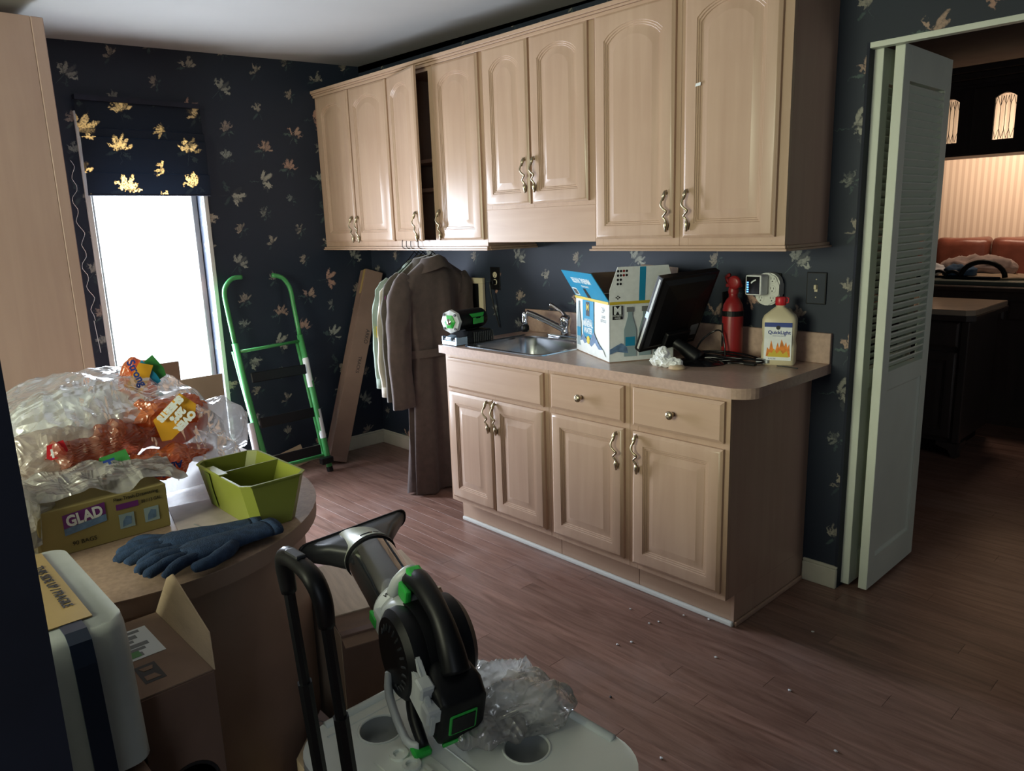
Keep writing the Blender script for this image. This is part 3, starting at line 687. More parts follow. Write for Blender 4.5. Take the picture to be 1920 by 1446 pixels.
for a in (45, 135, 225, 315):
    bm = bm_new(); lathe(bm, [(.006, -.1125), (.006, -.108)], 8, 'x', (0, .042*math.cos(R(a)), .046+.042*math.sin(R(a)))); obj('screw', bm, 'ink', wl)
bm = bm_new(); prism(bm, [(-.045, .01), (.055, .01), (.045, -.006), (-.03, -.006)], 0, .003); xform(bm, frame((.02, -.0425, .063), (1, 0, 0), (0, .25, 1))); obj('switch_trim', bm, 'green', wl)
bm = bm_new(); prism(bm, [(-.035, .015), (-.02, .015), (-.014, .010), (.014, .010), (.02, .015), (.035, .015), (.035, -.012), (-.035, -.012)], 0, .003); xform(bm, frame((.03, -.045, .040), (1, 0, 0), (0, -.05, 1))); obj('grip_plate', bm, 'green', wl)
bm = bm_new(); box(bm, -.03, .07, -.02, .02, -.0005, .006, .002); obj('foot', bm, 'black', wl)
# ---- water bottle carton
L0 = Vector((2.125, -.322, 0)); F0 = Vector((2.456, -.495, 0)); ux = (F0-L0).normalized(); uy = Vector((-ux.y, ux.x, 0)); wL = (F0-L0).length; wR = .285; H = .246
wc = thing('bottle_carton', 'open white and blue cardboard carton of bottled water on the counter', 'box', (F0.x, F0.y, CT))
inv = Matrix.Translation((-F0.x, -F0.y, -CT))
def wall(name, p, q_, h, m, z=0, th=.003):
    d = (q_-p); bm = bm_new(); box(bm, 0, d.length, -th, 0, z, z+h); xform(bm, inv @ frame(Vector((p.x, p.y, CT)), d, Vector((-d.y, d.x, 0)))); return obj(name, bm, m, wc)
B0 = F0+uy*wR; K0 = L0+uy*wR
Z3 = Vector((0, 0, 1))
fl_ = bm_new(); prism(fl_, [(p.x-F0.x, p.y-F0.y) for p in (L0, F0, B0, K0)], .0, .003); obj('bottom', fl_, 'cardboard', wc)
for nm, p, q_ in (('side', F0, L0), ('side', B0, F0), ('side', K0, B0), ('side', L0, K0)):
    wall(nm, p, q_, H-.003, 'white_print', .003)
    # brown inner liner
for p, q_ in ((F0, L0), (B0, F0), (K0, B0), (L0, K0)):
    d = (q_-p).normalized(); n = Vector((-d.y, d.x, 0)); bm = bm_new(); box(bm, .004, (q_-p).length-.004, .0035, .0042, .004, H-.002)
    xform(bm, inv @ frame(Vector((p.x, p.y, CT)), d, n) ); 
    for v in bm.verts: pass
    # frame's Y points outward for clockwise order, so flip inside
    bmesh.ops.translate(bm, verts=bm.verts, vec=(-n*.0082 if n.dot((F0+K0)/2-p) < 0 else Vector((0, 0, 0)))); obj('liner', bm, 'cardboard_in', wc)
nL = -uy; nR = ux
FL = frame(Vector((0, 0, 0))+nL*.0032, -ux, Z3)      # left face frame: origin at front corner, x runs to the left edge -> use mirrored
ML = frame(Vector((L0.x-F0.x, L0.y-F0.y, 0))+nL*.0032, ux, Z3)   # origin lower left of the left face
MR = frame(nR*.0032, uy, Z3)                                      # origin lower left of the right face
decal('print_band', ML, rect(.090, .215, .075, H-.012), 'blue_print', wc)
decal('print_band', ML, rect(0, wL, H-.011, H), 'yellow_print', wc, .0009)
decal('print_band', MR, rect(0, wR, H-.011, H), 'yellow_print', wc, .0009)
for x0, n in ((.02, .6),):
    decal('printed_bottle', ML, [(x0, .03), (x0+.045, .03), (x0+.045, .13), (x0+.030, .19), (x0+.030, .225), (x0+.015, .225), (x0+.015, .19), (x0, .13)], 'bottle_print', wc)
    decal('printed_label', ML, rect(x0, x0+.045, .07, .11), 'blue_print', wc, .0009)
mt = [(.06, .055), (.095, .09), (.115, .075), (.14, .058), (.175, .068), (.215, .105), (.245, .08), (.275, .06), (.31, .045), (.30, .03), (.19, .04), (.10, .03)]
decal('printed_mountains', ML, mt, 'mount_blue', wc, .0012)
decal('printed_snow', ML, [(.055, .05), (.09, .058), (.11, .045), (.15, .055), (.19, .04), (.23, .062), (.27, .04), (.315, .045), (.34, .02), (.2, .012), (.08, .018)], 'white_print', wc, .0015)
bm = bm_new(); lathe(bm, [(.018, 0), (.018, .0004)], 16); xform(bm, ML @ Matrix.Translation((.155, .065, .0019))); obj('printed_badge', bm, 'yellow_card', wc)
decal('logo_panel', ML, rect(.130, .170, .168, .228), 'ink', wc, .0012)
text('logo_letter', 'M', .036, 'yellow_print', wc, ML @ Matrix.Translation((.15, .204, .0014)), bold=.0012)
text('print_title', 'CARBONATED', .014, 'white_print', wc, ML @ Matrix.Translation((.152, .150, .0009)), sx=.95)
text('print_title', 'MINERAL\nWATER', .034, 'white_print', wc, ML @ Matrix.Translation((.152, .118, .0009)), bold=.0009, sx=.80, lines=.85)
text('print_count', '24', .032, 'inkgrey', wc, ML @ Matrix.Translation((.315, .208, 0)), sx=.8)
text('print_count', 'GLASS\nBOTTLES', .017, 'inkgrey', wc, ML @ Matrix.Translation((.318, .172, 0)), sx=.8)
for x0 in (.062, .128, .194):
    decal('printed_bottle', MR, [(x0, .022), (x0+.054, .022), (x0+.054, .13), (x0+.037, .185), (x0+.037, .205), (x0+.017, .205), (x0+.017, .185), (x0, .13)], 'bottle_print', wc)
    decal('printed_cap', MR, rect(x0+.012, x0+.042, .203, .223), 'purple' if 0 else 'inkgrey', wc, .0009)
    decal('printed_label', MR, rect(x0+.006, x0+.048, .065, .102), 'blue_print', wc, .0009)
decal('printed_mountains', MR, [(0, .055), (.03, .07), (.05, .078), (.075, .06), (.08, .035), (.03, .045), (0, .035)], 'mount_blue', wc, .0007)
decal('logo_panel', MR, rect(.012, .056, .175, .230), 'ink', wc, .0012)
text('logo_letter', 'M', .044, 'white_print', wc, MR @ Matrix.Translation((.034, .210, .0014)), bold=.0016)
text('logo_caption', "MEMBER'S\nMARK", .0095, 'white_print', wc, MR @ Matrix.Translation((.034, .185, .0014)))
# flaps
def flap(p, ux_, outn, w, h, tilt, ch_, m, marks=None):
    up = (Z3*math.cos(tilt)+outn*math.sin(tilt)); F = frame(p, ux_, up)
    bm = bm_new(); prism(bm, [(0, 0), (w, 0), (w-ch_, h), (ch_, h)] if ch_ < .03 else [(0, 0), (w, 0), (w, h*.35), (w-ch_, h), (ch_, h), (0, h*.35)], -.0015, .0015); xform(bm, F)
    o = obj('flap', bm, m, wc); 
    if marks: marks(F @ Matrix.Translation((0, 0, .0012)), o)
    return o
def mk1(F, o):
    text('print_title', 'MINERAL\nWATER'.replace('\n', ' '), .036, 'white_print', wc, F @ Matrix.Translation((wL*.5, .092, 0)) @ Matrix.Rotation(PI, 4, 'Z'), bold=.0009, sx=.75)
    text('print_title', 'CARBONATED', .013, 'white_print', wc, F @ Matrix.Translation((wL*.53, .062, 0)) @ Matrix.Rotation(PI, 4, 'Z'))
    decal('logo_panel', F, [(.15, .0), (.19, .0), (.185, .05), (.155, .05)], 'ink', wc); decal('barcode_panel', F, rect(.015, .07, .006, .045), 'white_print', wc)
    for k in range(9): decal('barcode_bar', F, rect(.022+k*.0048, .022+k*.0048+.002+.001*(k % 2), .012, .040), 'ink', wc, .0009)
flap(Vector((L0.x-F0.x, L0.y-F0.y, H)), ux, nL, wL, .135, R(32), .012, 'blue_print', mk1)
def mk2(F, o):
    decal('print_band', F, rect(.128, .155, 0, .136), 'blue_print', wc)
    for i, (a, b_) in enumerate([(0, 4), (1, 4), (2, 2), (3, 2)]):
        for j in range(b_):
            bm = bm_new(); lathe(bm, [(.0052, 0), (.0052, .0004)], 10); xform(bm, F @ Matrix.Translation((.034+j*.0125, .122-a*.017, .0005))); obj('printed_dot', bm, 'red' if (j == 2 and i < 2) else 'ink', wc)
    for s in (0, .012): decal('printed_line', F, [(.198+s, .02), (.203+s, .02), (.202+s, .062), (.200+s, .072)], 'bottle_print', wc)
    for pt in ([(.036, .008), (.040, .012), (.036, .016), (.032, .012)], [(.036, .018), (.040, .022), (.036, .026), (.032, .022)], [(.029, .013), (.033, .017), (.029, .021), (.025, .017)], [(.043, .013), (.047, .017), (.043, .021), (.039, .017)]): decal('printed_mark', F, pt, 'ink', wc)
flap(Vector((0, 0, H)), uy, nR, wR, .138, R(4), .028+.004, 'white_print', mk2)
flap(Vector((K0.x-F0.x, K0.y-F0.y, H)), ux, uy, wL, .125, R(12), .015, 'cardboard_in')
flap(Vector((L0.x-F0.x, L0.y-F0.y, H)), uy, -ux, wR, .10, R(25), .04, 'cardboard_in')
# ---- monitor
TL = at(1257, 521, 'y', -.44); TR = at(1362, 506, 'y', -.13); BL = at(1199, 662, 'y', -.44); BR = BL+TR-TL
mo = thing('computer_monitor', 'black flat monitor seen from behind, tilted back on its stand', 'monitor', (2.74, -.27, CT))
mi = Matrix.Translation((-2.74, .27, -CT)); vx = (BR-BL); vy = (TL-BL); nrm = vx.cross(vy).normalized()
F = mi @ frame(BL, vx, vy); w_, h_ = vx.length, (vy-vx.normalized()*vy.dot(vx.normalized())).length
bm = bm_new(); box(bm, 0, w_, 0, h_, -.030, -.002, .004, 2); xform(bm, F); obj('shell', bm, 'black', mo)
bm = bm_new(); rings(bm, [[(x, y, z) for x, y in rect(m_, w_-m_, m_, h_-m_)] for m_, z in ((.012, -.003), (.03, .010), (.10, .016))], cap0=False); xform(bm, F); obj('rear_cover', bm, 'black', mo)
bm = bm_new(); box(bm, .002, w_-.002, .004, h_-.004, -.0335, -.0305); xform(bm, F); obj('bezel', bm, 'dkgrey', mo)
bm = bm_new(); box(bm, .015, w_-.015, .016, h_-.016, -.0345, -.0337); xform(bm, F); obj('screen', bm, 'black_gloss', mo)
bm = bm_new(); box(bm, -.0012, .0, .012, h_-.012, -.020, -.010); xform(bm, F); obj('side_strip', bm, 'grey', mo)
bm = bm_new(); box(bm, -.0022, -.0012, h_*.45, h_*.53, -.030, -.012); xform(bm, F); obj('side_button', bm, 'silverblue', mo)
bm = bm_new(); box(bm, w_*.30, w_*.72, .02, .09, .010, .034, .008, 2); xform(bm, F); obj('port_box', bm, 'black', mo)
bm = bm_new(); box(bm, w_*.74, w_*.90, .05, .10, .009, .014, .001); xform(bm, F); obj('rating_plate', bm, 'inkgrey', mo)
pc0 = F @ Vector((w_*.5, .05, .02)); bm = bm_new(); tube(bm, [pc0-Vector((.02, 0, 0)), pc0*.5+Vector((-.02, 0, .01)), (-.01, .0, .012)], [.022, .026, .034], 12, smooth=4); obj('neck', bm, 'black', mo, smooth=True)
bm = bm_new(); lathe(bm, [(.098, 0), (.10, .004), (.085, .010), (.03, .018)], 28); obj('base', bm, 'black_gloss', mo, auto=40)
# ---- tissue
ti = obj('crumpled_tissue', (lambda bm: (blob(bm, (0, 0, .020), (.052, .030, .020), 4), blob(bm, (-.005, .005, .046), (.024, .02, .024), 4), blob(bm, (.05, .01, .015), (.026, .022, .015), 3), crumple(bm, .010, 38, 3), bm)[-1])(bm_new()), 'tissue', None, loc=(2.665, -.425, CT+.001)); tag(ti, 'crumpled white tissue on the counter below the monitor', 'tissue')
bt = bm_new(); lathe(bt, [(.032, 0), (.033, .003), (.026, .012), (.0, .015)], 20); tag(obj('puck', bt, 'cardboard_lt', None, smooth=True, loc=(2.735, -.430, CT)), 'small tan disc beside the crumpled tissue', 'disc')
# ---- fire extinguisher
fe = thing('fire_extinguisher', 'small red fire extinguisher in a black strap behind the cables', 'extinguisher', (2.765, -.085, CT))
bm = bm_new(); lathe(bm, [(.036, 0), (.041, .006), (.042, .02), (.042, .185), (.038, .215), (.026, .238), (.018, .246), (.017, .262)], 28); obj('cylinder', bm, 'red', fe, auto=50)
bm = bm_new(); lathe(bm, [(.0435, .170), (.0445, .171), (.0445, .190), (.0435, .191)], 28); box(bm, -.052, -.040, -.01, .012, .165, .196, .002); box(bm, -.047, -.040, -.012, .03, .20, .265, .002); obj('strap', bm, 'black', fe)
bm = bm_new(); lathe(bm, [(.02, .26), (.022, .27), (.018, .285)], 16); box(bm, -.03, .034, -.012, .012, .285, .30, .004, 2); obj('valve', bm, 'red', fe, auto=40)
bm = bm_new(); lathe(bm, [(.014, -.010), (.026, -.008), (.028, 0), (.026, .008), (.014, .010)], 20, 'y', (.012, -.014, .305)); tube(bm, [(-.02, 0, .30), (-.03, -.005, .325), (-.012, -.008, .335)], .008, 8, smooth=3); obj('gauge_and_lever', bm, 'red', fe, smooth=True)
bm = bm_new(); lathe(bm, [(.0424, .045), (.0426, .046), (.0426, .14), (.0424, .141)], 28, cap0=False, cap1=False)
for f in [f for f in bm.faces if f.calc_center_median().x > -.022]: bm.faces.remove(f)
obj('label', bm, 'ink', fe)
# ---- fluid bottle
bo = thing('fluid_bottle', 'cream plastic lighter fluid bottle with red cap and flame label', 'bottle', (2.985, -.115, CT), R(20))
def srect(w, d, r, z, n=4): return [(x, y, z) for x, y in rrect(-w, w, -d, d, r, n)]
bm = bm_new(); rings(bm, [srect(.058, .036, .015, 0), srect(.062, .040, .018, .006), srect(.062, .040, .018, .07), srect(.058, .036, .018, .095), srect(.062, .040, .018, .13), srect(.062, .040, .018, .175), srect(.056, .036, .020, .190), srect(.030, .024, .018, .212), srect(.017, .017, .0165, .222), srect(.016, .016, .0155, .232)]); obj('body', bm, 'bottle', bo, auto=40)
bm = bm_new(); lathe(bm, [(.019, .228), (.020, .230), (.020, .256), (.018, .259)], 20); tube(bm, [(.020, 0, .236), (.027, 0, .238), (.028, 0, .254), (.020, 0, .256)], .003, 6); obj('cap', bm, 'redcap', bo, auto=40)
BF = frame((0, -.0402, 0), (1, 0, 0), Z3)
decal('label', BF, rect(-.050, .050, .020, .165), 'white_print', bo, .0004); decal('label_band', BF, rect(-.050, .050, .148, .165), 'navy', bo, .0009)
bm = bm_new(); lathe(bm, [(.008, 0), (.008, .0004)], 12); xform(bm, BF @ Matrix.Translation((0, .146, .0013))); obj('label_dot', bm, 'ink', bo)
text('label_text', 'QuickLight', .0185, 'navy', bo, BF @ Matrix.Translation((.004, .127, .0006)), bold=.0005)
text('label_text', 'CHARCOAL LIGHTER', .005, 'navy', bo, BF @ Matrix.Translation((.004, .114, .0006)))
decal('label_flames', BF, [(-.042, .035), (-.038, .07), (-.03, .06), (-.024, .098), (-.016, .066), (-.008, .058), (.0, .090), (.006, .068), (.014, .102), (.024, .075), (.030, .092), (.036, .07), (.042, .085), (.046, .035)], 'flame', bo, .0009)
decal('label_flames', BF, [(-.036, .033), (-.03, .052), (-.02, .048), (-.012, .065), (-.002, .045), (.01, .060), (.02, .045), (.034, .058), (.042, .033)], 'yellow_print', bo, .0013)
text('label_text', '32 FL OZ', .007, 'navy', bo, BF @ Matrix.Translation((-.02, .026, .0006)))
# ---- cable heap
cbh = thing('cable_bundle', 'coiled black monitor cables lying in front of the extinguisher', 'cable', (2.80, -.20, CT))
rr_ = random.Random(4)
for k in range(5):
    pts = []; a0 = rr_.uniform(0, 6); cx, cy = rr_.uniform(-.03, .03), rr_.uniform(-.01, .02); ra, rb = rr_.uniform(.09, .15), rr_.uniform(.035, .06)
    for i in range(20):
        a = a0+i*.45; pts.append((cx+ra*math.cos(a), cy+rb*math.sin(a), .006+k*.0045+.004*math.sin(a*2+k)))
    bm = bm_new(); tube(bm, pts, .0038, 6, smooth=3); obj('cable_loop', bm, 'black_gloss', cbh, smooth=True)
bm = bm_new(); tube(bm, [(-.13, -.02, .015), (-.12, .02, .07), (-.08, .05, .11), (-.045, .05, .11), (-.03, .05, .06), (-.02, .04, .01)], .0035, 6, smooth=4); obj('cable_loop', bm, 'black_gloss', cbh, smooth=True)
bm = bm_new(); tube(bm, [(-.10, -.06, .01), (-.03, -.04, .02), (.08, .0, .008), (.16, .04, .006)], .004, 6, smooth=4); obj('cable_loop', bm, 'black_gloss', cbh, smooth=True)
bm = bm_new(); box(bm, .125, .16, .02, .04, .004, .024, .002); box(bm, .16, .172, .023, .037, .008, .02, .001); obj('connector', bm, 'grey', cbh)
bm = bm_new(); box(bm, .10, .15, -.03, -.012, .002, .014, .003); obj('plug', bm, 'black', cbh)
bm = bm_new(); tube(bm, [(.0, 0, .003), (.04, .005, .003), (.085, -.005, .003)], .0022, 6, smooth=3); tag(obj('loose_wire', bm, 'dkgrey', None, smooth=True, loc=(3.01, -.175, CT)), 'short thin dark wire lying by the bottle foot', 'wire')
# ---- outlets and switch on the wall
def plate(name, label, x, z, w, h, m='black', mp='black'):
    t = thing(name, label, name.replace('_', ' ') if name != 'wall_tap' else 'outlet', (x, -.001, z))
    bm = bm_new(); box(bm, -w/2, w/2, -.005, 0, -h/2, h/2, .002); obj('cover_plate', bm, m, t); return t
def sockets(t, x, z, m='ivory', y=-.006, s=1.0):
    bm = bm_new(); lathe(bm, [(.0165*s, y+.002), (.0165*s, y), (.015*s, y-.001)], 20, 'y', (x, 0, z))
    o = obj('socket', bm, m, t)
    bm = bm_new(); box(bm, x-.0075*s, x-.0055*s, y-.0016, y-.001, z, z+.009*s); box(bm, x+.0055*s, x+.0075*s, y-.0016, y-.001, z, z+.008*s); lathe(bm, [(.0028*s, y-.001), (.0028*s, y-.0016)], 8, 'y', (x, 0, z-.007*s)); obj('slot', bm, 'ink', o)
ou = plate('outlet', 'black outlet plate with ivory sockets left of the sink', 1.240, 1.182, .078, .125); sockets(ou, 0, .020); sockets(ou, 0, -.020)
bm = bm_new(); tube(bm, [(0, -.03, -.018), (.0, -.045, -.03), (.012, -.04, -.12), (.03, -.012, -.27)], .004, 6, smooth=4); box(bm, -.012, .012, -.035, -.008, -.032, -.008, .003); obj('plug_and_cord', bm, 'black', ou)
sw = plate('light_switch', 'dark wallpapered switch plate with ivory toggle near the doorway', 3.070, 1.197, .078, .122, 'black'); 
bm = bm_new(); box(bm, -.034, .034, -.0062, -.0048, -.056, .056); obj('paper_insert', bm, 'wall_blue', sw)
bm = bm_new(); box(bm, -.005, .005, -.018, -.006, -.004, .014, .002); box(bm, -.006, .006, -.0072, -.006, -.013, .013); obj('toggle', bm, 'ivory', sw)
bm = bm_new(); lathe(bm, [(.0025, -.0062), (.0025, -.0075)], 8, 'y', (0, 0, .034)); lathe(bm, [(.0025, -.0062), (.0025, -.0075)], 8, 'y', (0, 0, -.034)); obj('screw', bm, 'ivory', sw)
wt = plate('wall_tap', 'white rounded six-socket wall tap plugged in above the bottle', 2.888, 1.190, .078, .122, 'black')
bm = bm_new(); prism(bm, rrect(-.052, .052, -.064, .064, .045, 6), .0, .040, .006); xform(bm, frame((0, -.005, 0), (1, 0, 0), Z3)); obj('housing', bm, 'white_trim', wt, auto=40)
for x in (-.024, .024):
    for z in (-.038, 0, .038): sockets(wt, x, z, 'white_trim', -.0455, .95)
ad = thing('power_adapter', 'white plug-in monitor with glowing blue display on the tap', 'adapter', (2.862, -.047, 1.205))
bm = bm_new(); box(bm, -.034, .034, -.060, -.002, -.036, .044, .008, 2); obj('housing', bm, 'white_print', ad)
bm = bm_new(); box(bm, -.028, .028, -.0615, -.0603, -.030, .038, .0004); obj('display', bm, 'black_gloss', ad)
bm = bm_new()
for k in range(5): box(bm, -.025, -.018, -.0622, -.0617, -.024+k*.009, -.024+k*.009+.005)
obj('display_bars', bm, 'led', ad)
bm = bm_new(); prism(bm, [(-.006, .010), (.0, .016), (.014, .024), (.012, .028), (-.004, .020), (-.009, .014)], 0, .0005); xform(bm, frame((0, -.0617, 0), (1, 0, 0), Z3)); obj('display_icon', bm, 'white_print', ad)
# ---- frame leaning on wall behind the coats
pf = thing('picture_frame', 'pale wooden frame with dark panel hanging behind the brown coat', 'frame', (1.06, -.012, 1.085))
for nm, x0, x1, z0, z1 in (('frame_rail', -.12, .092, .065, .098), ('frame_rail', -.12, .092, -.13, -.10), ('frame_stile', .055, .092, -.10, .065), ('frame_stile', -.12, -.085, -.10, .065)):
    bm = bm_new(); box(bm, x0, x1, -.012, .008, z0, z1, .002); obj(nm, bm, 'ivory', pf)
bm = bm_new(); box(bm, -.09, .06, -.003, .006, -.105, .07); obj('panel', bm, 'black', pf)

# ================================================================== COATS
def garment(label, cat, x, cy, m, zt, zb, w, lens, flare=0., dz=0, name='coat', slv=(.072, .05), thick=.055, belt=None, cuff=0, seed=0, extra=None, offs=0, flat=.5):
    g = thing(name, label, cat, (x, cy, zb), group=None)
    nth = 40; rs = []
    z0 = zt
    prof = [(0, .035, .035), (-.012, .055, .045), (-.035, .095, .055), (-.075, w*.62, .065), (-.12, w*.87, .07), (-.17, w*.93, .074), (-.26, w*.90, .078), (-.45, w*.80, .078), (-.55, w*.76, .066), (-.66, w*.82, .072)]
    rem = zt-zb
    prof = [p for p in prof if -p[0] < rem-.03]
    k = 6
    for i in range(1, k+1):
        t = i/k; zz = prof[-1][0] if i == 0 else None
    base_d = prof[-1][0]
    n2 = 8
    for i in range(1, n2+1):
        t = i/n2; prof.append((base_d+(-(rem)-base_d)*t, w*(.82+flare*t), .074+.03*t))
    for d, wy, wx in prof:
        wx = wx*thick/.055*.8
        fold = min(1, -d/.3)
        ring = []
        for j in range(nth):
            a = 2*PI*j/nth
            f = 1+fold*(.07*math.sin(5*a+seed+d*1.2)+.06*math.sin(9*a+seed*2-d*2)+.04*math.sin(14*a+seed+d*3))
            f2 = 1+fold*(.25*math.sin(6*a+seed+d)+.2*math.sin(11*a-seed-d*2))
            ring.append((wx*math.cos(a)*f2, wy*math.sin(a)*f, zt-zb+d+(.0 if d > -.1 else .006*math.sin(4*a+seed))))
        rs.append(ring)
    bm = bm_new(); rings(bm, rs, cap0=True, cap1=False); obj('body', bm, m, g, smooth=True)
    # collar
    T = zt-zb
    bm = bm_new()
    cr = []
    for off, zz, sc in ((0, -.005, .75), (0, .012, .85), (0, .006, 1.1), (0, -.03, 1.55), (0, -.055, 1.85)):
        cr.append([(.048*sc*math.cos(2*PI*j/20)*(1 if math.cos(2*PI*j/20) > 0 else .8), .070*sc*math.sin(2*PI*j/20), T+zz-.02*abs(math.sin(2*PI*j/20))*sc) for j in range(20)])
    rings(bm, cr, cap0=False, cap1=False); obj('collar', bm, m, g, smooth=True)
    for s in (-1, 1):
        sy = s*(w-.03)
        e_ = (0, .0) if s < 0 else (-.075, -.06)
        pts = [(0, s*(w*.68), T-.105), (.012, s*(w*.90+e_[0]*.5), T-.165), (.018, s*(w*1.0+e_[0]), T-.28), (.022, s*(w*1.06+e_[0]), T-.46), (.022, s*(w*1.05+e_[1]-.005), T-lens)]
        bm = bm_new(); tube(bm, pts, [slv[0]*.6, slv[0]*.95, slv[0]*1.05, slv[0]*1.0, slv[0]*.95], 16, smooth=5, flat=flat, upv=(0, 1, 0), cap=True)
        st = 0
        for v in bm.verts:
            p = v.co; v.co += Vector((noise.noise(p*9+Vector((seed, 0, 0)))*.010+.006*math.sin(v.co.y*160+v.co.z*9), noise.noise(p*8+Vector((0, seed, 5)))*.012, 0))
        sl = obj('sleeve', bm, m, g, smooth=True)
        if cuff and s < 0:
            bm = bm_new(); e = Vector(pts[-1]); tube(bm, [e+Vector((0, 0, .05)), e+Vector((0, 0, -.004))], slv[0]*1.02, 16, flat=.66, upv=(0, 1, 0)); obj('cuff', bm, m, g, smooth=True)
    if belt:
        bm = bm_new(); zz = belt-zb; rs = []
        ww = w*.80
        for q_ in (-.022, .022): rs.append([(.072*math.cos(2*PI*j/32), ww*1.06*math.sin(2*PI*j/32), zz+q_) for j in range(32)])
        rings(bm, rs, cap0=False, cap1=False); obj('belt', bm, m, g, smooth=True)
    return g
def hanger(x, cy, label, z=1.345):
    h = thing('coat_hanger', label, 'hanger', (x, cy, z), group='wire hangers hooked over the light rail')
    yy = -.372-cy
    bm = bm_new(); tube(bm, [(0, -.17, -.135), (0, -.04, -.04), (0, 0, -.003), (0, .04, -.04), (0, .17, -.135), (0, .1, -.15), (0, -.1, -.15), (0, -.17, -.135)], .003, 6); obj('shoulder_wire', bm, 'black', h)
    bm = bm_new(); tube(bm, [(0, 0, -.003), (0, yy*.4, .010), (-.004, yy, .022), (-.010, yy, .045), (-.016, yy+.008, .062), (-.012, yy+.014, .066)], .0022, 6, smooth=3); obj('hook', bm, 'black', h)
garment('long brown wool coat with belt reaching the floor, nearest the sink', 'coat', 1.05, -.285, 'coat', 1.318, .012, .255, .80, flare=.12, belt=.80, seed=1.0, thick=.055)
g2 = garment('dark olive jacket hanging second, behind the long brown coat', 'jacket', .982, -.290, 'coat2', 1.318, .55, .245, .77, seed=2.3, thick=.016, flat=.3, name='jacket', slv=(.066, .05))
g3 = garment('tan cotton shirt with magenta shoulder patch between the jackets', 'shirt', .942, -.293, 'tan', 1.285, .62, .25, .71, seed=3.1, thick=.013, flat=.24, name='shirt', slv=(.060, .05), cuff=1)
g4 = garment('sage green shirt hanging farthest left with buttoned cuff', 'shirt', .903, -.296, 'sage', 1.29, .66, .25, .67, seed=4.4, thick=.013, flat=.24, name='shirt', slv=(.062, .05), cuff=1)
bm = bm_new(); lathe(bm, [(.034, 0), (.036, .001), (.034, .004)], 20); xform(bm, frame((.030, -.262, .485), (.75, -.65, -.1), (0, .15, 1))); obj('patch', bm, 'magenta', g3, smooth=True)
bm = bm_new(); box(bm, -.02, .02, -.03, .03, 0, .003); xform(bm, frame((.034, -.305, .27), (.75, -.65, 0), (0, 0, 1))); obj('badge', bm, 'yellow_card', g4)
for x, lb in ((1.05, 'black wire hanger holding the long brown coat'), (.982, 'black wire hanger holding the dark olive jacket'), (.942, 'black wire hanger holding the tan shirt'), (.903, 'black wire hanger holding the sage green shirt')):
    hanger(x, -.30 if x < 1 else -.285, lb)

# ================================================================== LADDER, LEANING CARTON
ld = thing('step_ladder', 'bright green tubular folding step ladder leaning by the window wall', 'ladder', (.28, -.83, 0))
def lp(y, z, dx=0): return (.3-.2*z-.28+dx, y+.83, z)
TR_ = .0135
bm = bm_new(); tube(bm, [lp(-.935, 1.222), lp(-.99, 1.219), lp(-1.035, 1.183), lp(-1.054, 1.139), lp(-1.056, 1.063), lp(-1.05, .85)], TR_, 10, smooth=3); tube(bm, [lp(-1.05, .85), lp(-1.035, .55), lp(-1.004, .17), lp(-.990, .03)], TR_*1.35, 10); obj('side_rail', bm, 'green_tube', ld, smooth=True)
bm = bm_new(); tube(bm, [lp(-.746, 1.221), lp(-.687, 1.204), lp(-.654, 1.16), lp(-.643, 1.111), lp(-.643, 1.02), lp(-.64, .85)], TR_, 10, smooth=3); tube(bm, [lp(-.64, .85), lp(-.625, .55), lp(-.607, .14), lp(-.604, .012)], TR_*1.35, 10); obj('side_rail', bm, 'green_tube', ld, smooth=True)
bm = bm_new(); tube(bm, [lp(-1.05, .80, -.045), lp(-1.02, .40, -.04), lp(-1.0, .13, -.03), lp(-.95, .105, -.01), lp(-.66, .105, -.01), lp(-.62, .13, -.03), lp(-.625, .40, -.04), lp(-.645, .80, -.045)], TR_*.85, 10, smooth=2); obj('rear_frame', bm, 'green_tube', ld, smooth=True)
bm = bm_new(); tube(bm, [lp(-1.045, .80), lp(-.642, .815)], TR_*.7, 8); obj('cross_bar', bm, 'green_tube', ld, smooth=True)
for z0 in (.665, .40, .17):
    bm = bm_new(); box(bm, -.175, .175, -.012, .0, -.03, .03, .004); xform(bm, Matrix.Translation(lp(-.825, z0-.02, .012)) @ Matrix.Rotation(PI/2, 4, 'Z') @ Matrix.Rotation(R(-11), 4, 'X')); s_ = obj('step', bm, 'dark_wall' if 0 else 'black', ld)
for y, z in ((-1.046, .30), (-.628, .62), (-.61, .30)):
    bm = bm_new(); tube(bm, [lp(y, z-.09), lp(y-.004, z+.09)], TR_*1.42, 10, cap=False); obj('label_sleeve', bm, 'white_paper', ld, smooth=True)
for y in (-.604, -.990):
    bm = bm_new(); tube(bm, [lp(y, .0, .0), lp(y-.002, .03, .0)], .020, 10); obj('foot', bm, 'black', ld)
bm = bm_new(); box(bm, .01, .05, .16, .24, .06, .10, .004); obj('hinge_block', bm, 'black', ld)
M['carton_brown'] = mat('reddish_cardboard', (.20, .128, .10), .85, var=.1, vscale=6)
lc = thing('leaning_carton', 'long narrow brown carton leaning in the corner beside the ladder', 'box', (.22, -.47, 0))
M0 = Vector((.205, -.552, 0)); M1 = at(688, 515, 'x', .15); ax = (M1-M0).normalized()
wd = Vector((.03, .115, 0)); wd = (wd-ax*wd.dot(ax)).normalized(); dp = wd.cross(ax).normalized(); dp = dp if dp.x < 0 else -dp
LC = (M1-M0).length; o0 = M0-Vector((.22, -.47, 0))
zl = .004-min(0, (dp*.13).z, (wd*.112).z)
